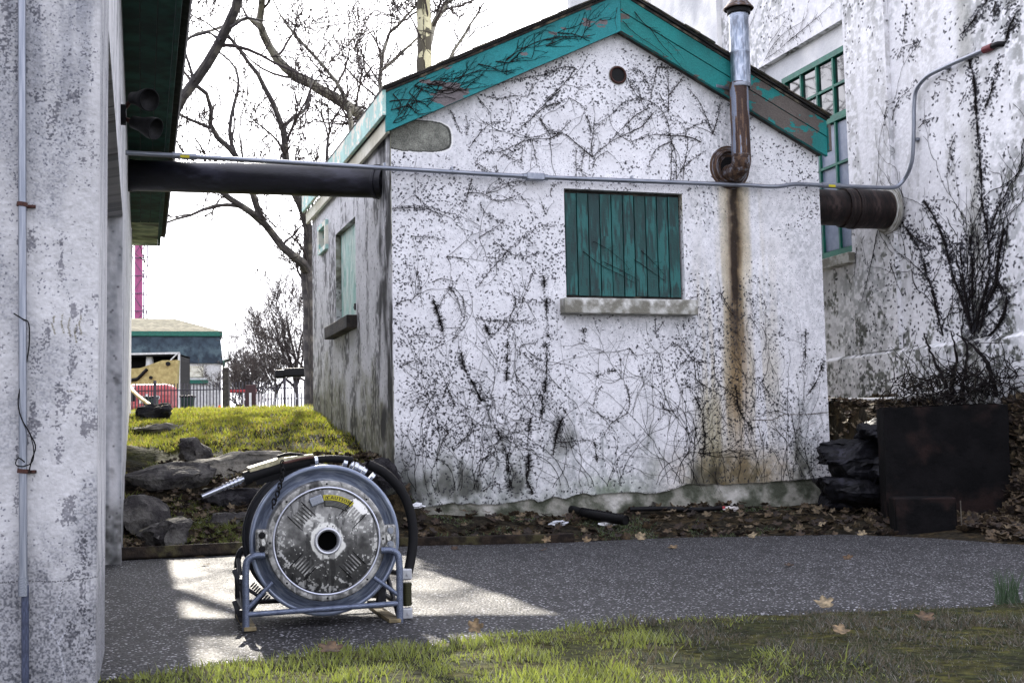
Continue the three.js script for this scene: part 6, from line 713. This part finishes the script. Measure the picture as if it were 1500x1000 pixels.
{ // near verge: green to the left, dead straw and olive to the right, sun and shade painted into both
  const pick = () => { const x = rr(-1.25, 2.4), d = rr(2.7, 4.7), n = dNear(x), e = fbm(x * 7, d * 7, 3, 411); if (d > n + (e - 0.62) * 0.28) return null; if (e < 0.42 && rnd() < 0.86) return null; return [x, d]; };
  const col = (x, d) => { const dead = clamp(smooth((x - 0.22 + (fbm(x * 3, d * 3, 3, 421) - 0.5) * 1.0) / 0.5)); const a = rr(0.7, 1.35); if (rnd() < 0.12 + dead * 0.62) return C3(0.085 * a, 0.07 * a, 0.04 * a); return rnd() < dead ? C3(0.034 * a, 0.044 * a, 0.018 * a) : C3(0.2 * a, 0.235 * a, 0.035 * a); };
  const t = turf('verge_grass', 42000, blade(0.002, 0.06, 0.026), pick, col, (x, d) => 0.5 * rr(0.3, 1.25) * (0.25 + 2.2 * Math.pow(fbm(x * 6, d * 6, 3, 431), 1.8)) * (x > 0.4 ? 0.85 : 1)); tag(t, 'short uneven grass verge along the near edge of the path', 'grass');
}
{ // lawn behind
  const pick = () => { const far = rnd() < 0.3, x = far ? rr(-7, -1.2) : rr(-3.5, -0.75), d = far ? rr(12, 26) : rr(8.35, 13); if (inShed(x, d)) return null; const e = fbm(x * 3, d * 3, 3, 441); if (d < 9.2 && e < 0.5) return null; const bank = smooth((x + 2.1 - (d - 8.6) * -0.35) / 0.5) * smooth((11 - d) / 1.4); if (rnd() < bank * 0.55 * (e > 0.46 ? 0.7 : 1.5)) return null; return [x, d]; };
  const col = (x, d) => { const a = rr(0.75, 1.3), n = fbm(x * 2, d * 2, 3, 451); return rnd() < 0.16 + 0.2 * n ? C3(0.28 * a, 0.235 * a, 0.055 * a) : C3(0.25 * a, 0.275 * a, 0.026 * a); };
  const t = turf('lawn_grass', 60000, blade(0.0042, 0.038, 0.018), pick, col, (x, d) => rr(0.5, 1.2) * (d > 13 ? 1.5 : 1)); tag(t, 'bright yellow green lawn rising between the garage and the shed', 'grass');
}
{ // moss and short grass creeping down the bank between the stones
  const pick = () => { const x = rr(-2.5, -0.85), d = rr(7.5, 8.75); if (inShed(x, d) || fbm(x * 4, d * 4, 3, 481) < 0.47) return null; return [x, d]; };
  const t = turf('bank_moss', 9000, blade(0.004, 0.03, 0.02), pick, () => { const a = rr(0.6, 1.3); return rnd() < 0.25 ? C3(0.2 * a, 0.16 * a, 0.05 * a) : C3(0.15 * a, 0.175 * a, 0.025 * a); }, () => rr(0.4, 1.2)); tag(t, 'moss and short grass creeping down the bank between the stones', 'moss');
}
{ // moss and weeds by the edging timber
  const pick = () => { const [x, d, g] = rnd() < 0.5 ? [rr(-2.0, -1.2), rr(7.15, 7.8), 0.34] : [rr(-0.7, 1.9), rr(7.75, 8.9), 0.5]; const e = fbm(x * 5, d * 5, 3, 461); if (e < g || inShed(x, d) || d < dFar(x) + 0.06) return null; return [x, d]; };
  const t = turf('moss_weeds', 9000, blade(0.004, 0.028, 0.02), pick, (x) => { const a = rr(0.6, 1.3); return x < -1.1 ? C3(0.17 * a, 0.2 * a, 0.03 * a) : C3(0.06 * a, 0.09 * a, 0.02 * a); }, (x) => rr(0.4, 1.2) * (x < -1.1 ? 1.5 : 1)); tag(t, 'low green moss and weeds along the edging timber', 'moss');  // left part gets a brighter green, sunlight painted into the blades
}
{ const acc = new Acc(); reseed(470); for (let k = 0; k < 150; k++) { const a = rr(0, 6.28), L = rr(0.03, 0.13), b = V(Math.cos(a) * rr(0, 0.05), 0, Math.sin(a) * rr(0, 0.05)), e = V(Math.cos(a) * L * rr(0.1, 0.6), L, Math.sin(a) * L * 0.5); acc.limb([b, b.clone().lerp(e, 0.5).add(V(0, L * 0.15, 0)), e], [0.0011, 0.0009, 0.0003], 3); } const m = mesh('weed_tuft', acc.geo(), mat({ dull: 0.3, color: lin(0.07, 0.11, 0.06), roughness: 0.9 })); m.position.set(1.66, 0, -4.36); tag(m, 'upright dark green weed tuft at the path edge', 'weed'); }
function leafGeo(v) { // five-lobed fallen leaf, slightly curled
  const sh = new THREE.Shape(), lobes = 5; reseed(500 + v); const R = []; for (let k = 0; k <= 20; k++) { const t = k / 20 * Math.PI * 2, a = t - Math.PI / 2, l = Math.abs(Math.cos(t * lobes / 2)); R.push([Math.cos(a) * (0.6 + 0.42 * l) * rr(0.85, 1.1) * 0.03, Math.sin(a) * (0.6 + 0.42 * l) * rr(0.85, 1.1) * 0.03]); }
  sh.moveTo(...R[0]); for (const q of R.slice(1)) sh.lineTo(...q); const g = new THREE.ExtrudeGeometry(sh, { depth: 0.0012, bevelEnabled: false }).rotateX(-Math.PI / 2); const p = g.attributes.position, cu = rr(5, 16), cv = rr(-5, 10), ph = rr(0, 3); for (let i = 0; i < p.count; i++) { const x = p.getX(i), z = p.getZ(i), c = Math.cos(ph), s = Math.sin(ph), u = x * c + z * s, w = -x * s + z * c; p.setY(i, p.getY(i) + u * u * cu + w * w * cv + 0.004 * Math.sin(u * 90)); } g.computeVertexNormals(); return boxUV(g);
}
const leafG = [0, 1, 2, 3, 4, 5].map(leafGeo), shadedLeafM = [[92, 76, 54], [62, 48, 34], [110, 96, 72], [48, 38, 29]].map((c, k) => mat({ map: mottled(c, c.map((q) => q * 0.62), 0.09, 1.6, null, 12, k), roughness: 0.9, side: THREE.DoubleSide })), leafM = [[128, 108, 78], [92, 72, 50], [150, 134, 104], [70, 54, 40]].map((c, k) => mat({ map: mottled(c, c.map((q) => q * 0.62), 0.09, 1.6, null, 12, k), roughness: 0.9, side: THREE.DoubleSide }));  // litter leaves: darker copy of the loose leaf browns, shade put into the colour
{ // loose leaves on the path and verge
  const L = [[-0.13, 3.92, 'upright curled tan leaf at the grass edge below the reel', 0.9, 1.0, 0], [-0.5, 3.45, 'brown leaf half sunk in the shaded verge grass', 1.2, 0.2, 1], [0.86, 7.05, 'tan leaf on the path below the shutter', 1.0, 0.1, 0], [1.02, 4.28, 'pale curled leaf where the path meets the straw grass', 1.1, 0.5, 2], [1.6, 6.2, 'small brown leaf alone on the shaded path', 0.9, 0.1, 1], [1.42, 7.7, 'pale leaf at the path edge below the rust stain', 1.1, 0.5, 2], [1.2, 7.75, 'brown leaf at the path edge below the rust stain', 1.0, 0.3, 1], [0.75, 7.72, 'pale crumpled leaf beside the end of the edging timber', 1.2, 0.6, 2], [0.42, 7.62, 'tan leaf against the edging timber', 1.0, 0.4, 0], [0.18, 7.6, 'tan leaf resting upright on the edging timber', 1.0, 0.8, 0], [-0.35, 7.3, 'dark leaf on the path behind the hose', 0.9, 0.1, 3], [0.15, 7.1, 'small brown leaf on the path in front of the edging timber', 0.8, 0.1, 1], [2.1, 7.78, 'pale leaf at the foot of the black step', 1.0, 0.5, 2], [1.95, 8.15, 'light leaf beside the dry stone stack', 1.0, 0.3, 2], [1.25, 5.9, 'dark leaf lying flat in the middle of the path', 0.8, 0.05, 3], [1.2, 3.8, 'brown leaf lying in the straw grass', 1.0, 0.3, 1], [0.9, 3.6, 'tan leaf in the short grass', 0.9, 0.3, 0], [-1.6, 6.6, 'pale leaf on the sunlit path by the bank', 0.9, 0.1, 2]];
  reseed(520); L.forEach(([x, d, label, s, tilt, c], i) => { const m = mesh('fallen_leaf', leafG[i % 6], leafM[c]); const onPath = d > dNear(x) && d < dFar(x); m.position.set(x, (onPath ? 0.004 : hgt(x, d) + 0.02) + tilt * 0.025 * s, -d); m.rotation.set(tilt, rr(0, 6.28), rr(-0.3, 0.3)); m.scale.setScalar(s); tag(m, label, 'leaf', 'fallen leaves'); });
}
{ // leaf litter: drift on the right, scatter in the bank and along the shed
  const o = new THREE.Object3D(), im = shadedLeafM.map((mm, k) => new THREE.InstancedMesh(leafG[k + 1], mm, 2600)); const cnt = [0, 0, 0, 0]; reseed(530);
  for (let n = 0; n < 90000 && Math.min(...cnt) < 2600; n++) { const z = rnd(); let x, d, s = rr(0.9, 1.7); if (z < 0.5) { x = rr(2.55, 4.2); d = rr(6.3, 8.6); if (x < 2.6 + (8.1 - d) * 0.05 + rr(0, 0.35)) continue; if (d < dFar(x) + rr(-0.06, 0.02)) continue; } else if (z < 0.78) { x = rr(-0.7, 2.5); d = rr(7.7, 9.1); s *= 0.75; if (d < dFar(x) || inShed(x, d, -0.03) || rnd() < 0.86) continue; } else if (z < 0.9) { x = rr(-2.4, -0.8); d = rr(7.2, 8.9); s *= 0.6; if (d < dFar(x) + 0.08) continue; } else { x = rr(2.2, 3.3); d = rr(8.8, 10); s *= 0.7; if (inShed(x, d)) continue; } const k = Math.floor(rnd() * 4); if (cnt[k] >= 2600) continue; o.position.set(x, hgt(x, d) + rr(0.003, 0.035), -d); o.rotation.set(rr(-0.7, 0.7), rr(0, 6.28), rr(-0.7, 0.7)); o.scale.setScalar(s); o.updateMatrix(); im[k].setMatrixAt(cnt[k]++, o.matrix); }
  const g = thing('leaf_litter', 'drift of dry brown leaves along the foot of the walls', 'leaves'); g.userData.kind = 'stuff'; im.forEach((m, k) => { m.count = cnt[k]; m.name = 'leaves'; stuff(shade(m)); g.add(m); });
}

// ---------------------------------------------------------------- far side of the lawn
const slate = mat({ map: mottled([62, 78, 88], [42, 54, 64], 2.2, 1.6, [80, 98, 104], 12, 3) }), shingleTan = mat({ dull: 0.1, map: mottled([104, 101, 82], [80, 78, 64], 1.6, 1.5, [120, 115, 96], 12, 5) });
{ const o = thing('mansard_building', 'low white building with slate mansard and green trim beyond the fence', 'building'); const y0 = 2.5; o.position.set(-16.15, y0, -70); o.rotation.y = 0.26; const L = 14, B = 9; const G = (n, g, m) => mesh(n, g, m, o);
  G('wall', box(L, 3.9, B, -L / 2 + 0.05, 1.6, -B / 2), M.white);
  G('mansard', extrude([[-L, 3.15], [0.15, 3.15], [0.0, 4.62], [-L, 4.62]], null, B).translate(0, 0, -B + 0.12), slate);
  G('cornice', box(L + 0.2, 0.26, B + 0.3, -L / 2 + 0.02, 4.76, -B / 2 + 0.06, 0.02), M.greenPaint);
  const r = new THREE.BufferGeometry(), P = [[-L, 4.9, 0.2], [0.12, 4.9, 0.2], [-2.5, 5.85, -2.2], [-L, 5.85, -2.2], [0.12, 4.9, -B - 0.1], [-L, 4.9, -B - 0.1]]; r.setAttribute('position', new THREE.Float32BufferAttribute([0, 1, 2, 0, 2, 3, 1, 4, 2, 4, 5, 3, 4, 3, 2].flatMap((i) => P[i]), 3)); r.computeVertexNormals(); G('roof', boxUV(r), shingleTan);
  G('green_band', box(L - 0.6, 0.22, 0.12, -L / 2 - 0.35, 2.13, 0.08, 0.02), M.greenPaint); G('awning', [box(0.5, 0.1, 1.2, 0.38, 3.32, -0.3, 0.03, [0, 0, 0.35]), box(0.12, 0.35, 1.1, 0.2, 3.15, -0.3, 0.03)], M.greenPaint);
  for (const [x0, x1] of [[-3.9, -3.0], [-2.9, -0.9]]) G('wall_panel', box(x1 - x0, 0.62, 0.05, (x0 + x1) / 2, 2.7, 0.03, 0.01), M.cream); for (let k = 0; k < 4; k++) G('door_panel', box(0.62, 1.9, 0.05, -3.5 + k * 0.85, 0.95, 0.03, 0.01), M.white); }
{ const o = thing('drop_tower', 'pink lattice ride tower rising beyond the mansard building', 'tower'); const x = -32.4, d = 110, y = 2.9; o.position.set(x, y, -d); const pink = mat({ color: '#a8507e', roughness: 0.6 }), steel = mat({ color: '#4d4458', roughness: 0.6 }); mesh('column', rod(V(-0.1, 0, 0), V(-0.1, 22, 0), 0.34, 14), pink, o); for (const [a, b] of [[-0.55, 0.5], [0.5, 0.5], [-0.55, -0.5], [0.5, -0.5]]) mesh('rail', rod(V(a, 0, b), V(a, 22, b), 0.06, 6), steel, o); for (let k = 0; k < 14; k++) { const h = 1 + k * 1.55; for (const z of [-0.5, 0.5]) { mesh('rung', rod(V(-0.55, h, z), V(0.5, h, z), 0.045, 5), steel, o); mesh('diagonal', rod(V(k % 2 ? -0.55 : 0.5, h, z), V(k % 2 ? 0.5 : -0.55, h + 1.55, z), 0.03, 5), steel, o); } } }
{ const o = thing('open_trailer', 'dark open sided trailer with pale frame beside the building', 'trailer'); const d = 60, y = hgt(-16.5, d); o.position.set(-16.6, y, -d); mesh('box', [box(4, 0.08, 2, -1.2, 3.02, -1), box(4, 2.9, 0.08, -1.2, 1.6, -2), box(0.08, 2.9, 2, 0.76, 1.6, -1)], M.black, o); mesh('frame', [box(4.1, 0.09, 0.09, -1.2, 3.1, 0.05), box(0.09, 3.0, 0.09, 0.82, 1.6, 0.05), box(4.1, 0.07, 0.07, -1.2, 1.65, 0.08)], M.white, o); mesh('hanging_bag', lathe([[0, 1.9], [0.12, 2.0], [0.2, 2.5], [0.16, 3.0]], 12).translate(-0.7, 0, -0.4), M.white, o); mesh('blue_drum', [rod(V(-1.75, 0.6, -0.3), V(-1.75, 3.0, -0.3), 0.16, 12), rod(V(-2.1, 0.6, -0.3), V(-2.1, 2.9, -0.3), 0.14, 12)], mat({ color: '#2a63b4', roughness: 0.5 }), o); mesh('strut', rod(V(-0.6, 1.75, 0.15), V(0.75, 3.05, 0.15), 0.035, 6), M.white, o); }
{ const o = thing('boom_machine', 'yellow boom arm of a lift behind the red compressor', 'machine'); const d = 52, y = hgt(-14, d); o.position.set(-14, y, -d); const ye = mat({ map: mottled([176, 164, 108], [150, 138, 88], 0.8, 1.4, null, 8, 3) }); mesh('boom', extrude([[-2.5, 1.35], [-1.0, 1.3], [0.3, 1.15], [0.35, 2.3], [-0.3, 2.3], [-1.2, 2.0], [-2.5, 1.95]], null, 0.3), ye, o); mesh('link', [rod(V(-2.3, 1.4, 0.33), V(-1.3, 1.55, 0.33), 0.07, 8), rod(V(-1.3, 1.55, 0.33), V(-0.9, 1.95, 0.33), 0.07, 8)], M.black, o); mesh('pin', [rod(V(-0.05, 2.15, 0.25), V(-0.05, 2.15, 0.38), 0.09, 10), rod(V(-0.75, 1.6, 0.25), V(-0.75, 1.6, 0.38), 0.07, 10)], M.black, o); mesh('chassis', box(2.6, 0.9, 1, -1.2, 0.45, 0, 0.1), M.black, o); }
{ const o = thing('compressor', 'red rounded compressor trailer behind the dark picket fence', 'machine'); const d = 48.5, y = hgt(-13.4, d); o.position.set(-13.5, y, -d); const re = mat({ map: mottled([176, 70, 70], [146, 52, 54], 0.9, 1.4, [190, 100, 96], 8, 3), roughness: 0.5 }); mesh('canopy', new RoundedBoxGeometry(2.6, 1.06, 1.3, 4, 0.26).translate(-0.75, 0.66, 0), re, o); mesh('grille', box(0.32, 0.42, 0.06, -0.92, 0.75, 0.64, 0.02), M.black, o); mesh('badge', box(0.3, 0.07, 0.03, -0.92, 1.07, 0.65, 0.01), M.white, o); mesh('panel', box(0.18, 0.3, 0.03, -0.55, 0.6, 0.65, 0.01), M.cream, o); mesh('gauge', [rod(V(0.1, 0.66, 0.62), V(0.1, 0.66, 0.68), 0.09, 10), rod(V(-0.3, 0.75, 0.62), V(-0.3, 0.75, 0.68), 0.06, 10)], M.white, o); for (const x of [-1.5, 0.1]) mesh('wheel', rod(V(x, 0.2, 0.5), V(x, 0.2, 0.68), 0.22, 14), M.rubber, o); }
for (const [x, d, label] of [[-13.2, 46.2, 'dark green wheeled bin next to the garage wall line'], [-11.85, 46.2, 'dark green wheeled bin in front of the red compressor']]) { const o = thing('wheeled_bin', label, 'bin'); o.position.set(x, hgt(x, d), -d); const gm = mat({ color: '#1f3a30', roughness: 0.6 }); mesh('body', lathe([[0.0, 0.02], [0.24, 0.02], [0.31, 0.62], [0.3, 0.63]], 4).rotateY(0.785), gm, o); mesh('lid', box(0.5, 0.06, 0.52, 0, 0.66, 0, 0.02), M.black, o); mesh('handle', rod(V(-0.2, 0.66, -0.28), V(0.2, 0.66, -0.28), 0.025, 6), M.black, o); }
{ const o = thing('picket_fence', 'dark upright metal picket fence along the far edge of the lawn', 'fence'); const d = 45, x0 = -14.2, x1 = -6.6; o.position.set(x0, 2.03, -d); const dk = mat({ color: '#2c2830', roughness: 0.6 }); const n = 66; const sl = (x) => hgt(x0 + x, d) - 2.03; for (let k = 0; k <= n; k++) { const x = (x1 - x0) * k / n, y = sl(x); mesh('picket', box(0.032, 1.12, 0.03, x, y + 0.54, 0), dk, o); } for (const h of [0.12, 0.86]) mesh('rail', box(x1 - x0, 0.035, 0.03, (x1 - x0) / 2, sl(3.8) + h, -0.03), dk, o); for (const x of [1.5, 6.1]) mesh('post', box(0.09, 1.25, 0.09, x, sl(x) + 0.6, 0.005), dk, o); }
{ const o = thing('white_picket_fence', 'low white picket fence behind the notice board', 'fence'); const d = 48; o.position.set(-10.2, hgt(-9, d), -d); for (let k = 0; k < 22; k++) mesh('picket', extrude([[-0.035, 0.05], [0.035, 0.05], [0.035, 0.7], [0, 0.78], [-0.035, 0.7]], null, 0.02).translate(k * 0.13, 0, 0), M.white, o); for (const h of [0.2, 0.55]) mesh('rail', box(2.9, 0.05, 0.02, 1.37, h, -0.015), M.white, o); }
{ const o = mesh('fence_post', box(0.2, 1.5, 0.2, 0, 0.7, 0, 0.03), mat({ map: mottled([64, 60, 50], [38, 36, 30], 0.4, 1.6, null, 12, 3) })); o.position.set(-9.05, hgt(-9.05, 40), -40); tag(o, 'stout dark wooden post standing against the picket fence', 'post'); }
{ const o = thing('notice_board', 'dark brown board on a pale post in front of the fence', 'sign'); o.position.set(-8.68, hgt(-8.68, 42), -42); mesh('board', box(0.34, 0.85, 0.06, 0, 0.52, 0, 0.01), mat({ color: '#3a2626' }), o); mesh('post', box(0.07, 0.75, 0.07, 0.0, 0.3, 0.07, 0.01), M.white, o); }
{ const o = thing('red_canopy', 'small red strip canopy seen past the wooden post', 'canopy'); o.position.set(-10.2, hgt(-10.2, 47), -47); mesh('strip', box(1.1, 0.14, 0.5, 0.1, 0.85, 0, 0.02), M.red, o); mesh('legs', [rod(V(-0.4, 0, 0), V(-0.4, 0.8, 0), 0.03, 6), rod(V(0.6, 0, 0), V(0.6, 0.8, 0), 0.03, 6)], M.white, o); }
{ const o = thing('garden_wall', 'low dry stone garden wall along the back of the lawn', 'wall'); reseed(611); const d = 25; o.position.set(-6.9, hgt(-5.8, d) - 0.02, -d); for (let r = 0; r < 3; r++) for (let k = 0; k < 9; k++) { const w = rr(0.2, 0.29); mesh(r === 2 ? 'coping' : 'stone', rockGeo(w * 1.2, r === 2 ? 0.07 : 0.09, 0.26, 620 + r * 20 + k).translate(0.12 + k * 0.238 + (r % 2) * 0.1, 0.04 + r * 0.072, 0), M.rock[r === 2 ? 2 : k % 2], o); } }
{ const o = mesh('marker_cone', lathe([[0, 0.16], [0.02, 0.16], [0.07, 0.02], [0.1, 0.02], [0.1, 0]], 14), mat({ color: '#d8202a', roughness: 0.6 })); o.position.set(-5.2, hgt(-5.2, 22.5) + 0.02, -22.5); tag(o, 'small bright red marker in the grass before the garden wall', 'marker'); }
{ const o = mesh('yellow_rope', pipe([V(-4.25, 1.42, -14), V(-3.9, 1.25, -13), V(-3.5, 1.1, -12), V(-3.12, 0.99, -11.1), V(-3.02, 0.985, -10.95)], 0.018, 30, 8), mat({ color: '#c8b070', roughness: 0.7 })); tag(o, 'thick pale yellow rope running down to the dark boulder', 'rope'); }
{ const o = thing('striped_column', 'tall narrow column in navy red and white behind the shed edge', 'column'); const d = 30; o.position.set(-4.72, hgt(-4.7, d), -d); const nv = mat({ color: '#2a2f44' }), bs = 1.35; mesh('navy_side', box(0.16, 2.1, 0.16, -0.07, 2.25, 0, 0.01), nv, o); mesh('red_side', box(0.1, 2.3, 0.14, 0.065, 2.3, 0, 0.01), M.red, o); mesh('cap', box(0.2, 0.26, 0.2, 0.04, 3.55, 0, 0.02), M.white, o); mesh('lamp', box(0.1, 0.06, 0.1, -0.22, 2.75, 0, 0.01), M.black, o); mesh('foot', box(0.18, 0.2, 0.16, -0.06, 1.1, 0, 0.01), M.white, o); mesh('booth', box(0.5, 0.48, 0.5, 0.12, 0.12, 0.1, 0.02), M.white, o); mesh('booth_window', box(0.46, 0.5, 0.46, 0.14, 0.62, 0.1, 0.02), M.black, o); mesh('booth_post', box(0.05, 0.62, 0.05, -0.12, 0.64, 0.35, 0.005), M.white, o); }
{ const o = thing('sign_beam', 'black rounded horizontal beam jutting past the shed edge', 'beam'); o.position.set(-5.1, 2.44, -29.6); mesh('beam', new RoundedBoxGeometry(1.0, 0.2, 0.3, 2, 0.04).translate(0.28, 0.02, 0), M.black, o); mesh('end_block', new RoundedBoxGeometry(0.24, 0.19, 0.28, 2, 0.05).translate(-0.32, -0.01, 0), M.black, o); mesh('bracket', box(0.06, 1.0, 0.06, 0.6, -0.5, -0.05), M.black, o); }

renderer.render(scene, camera);
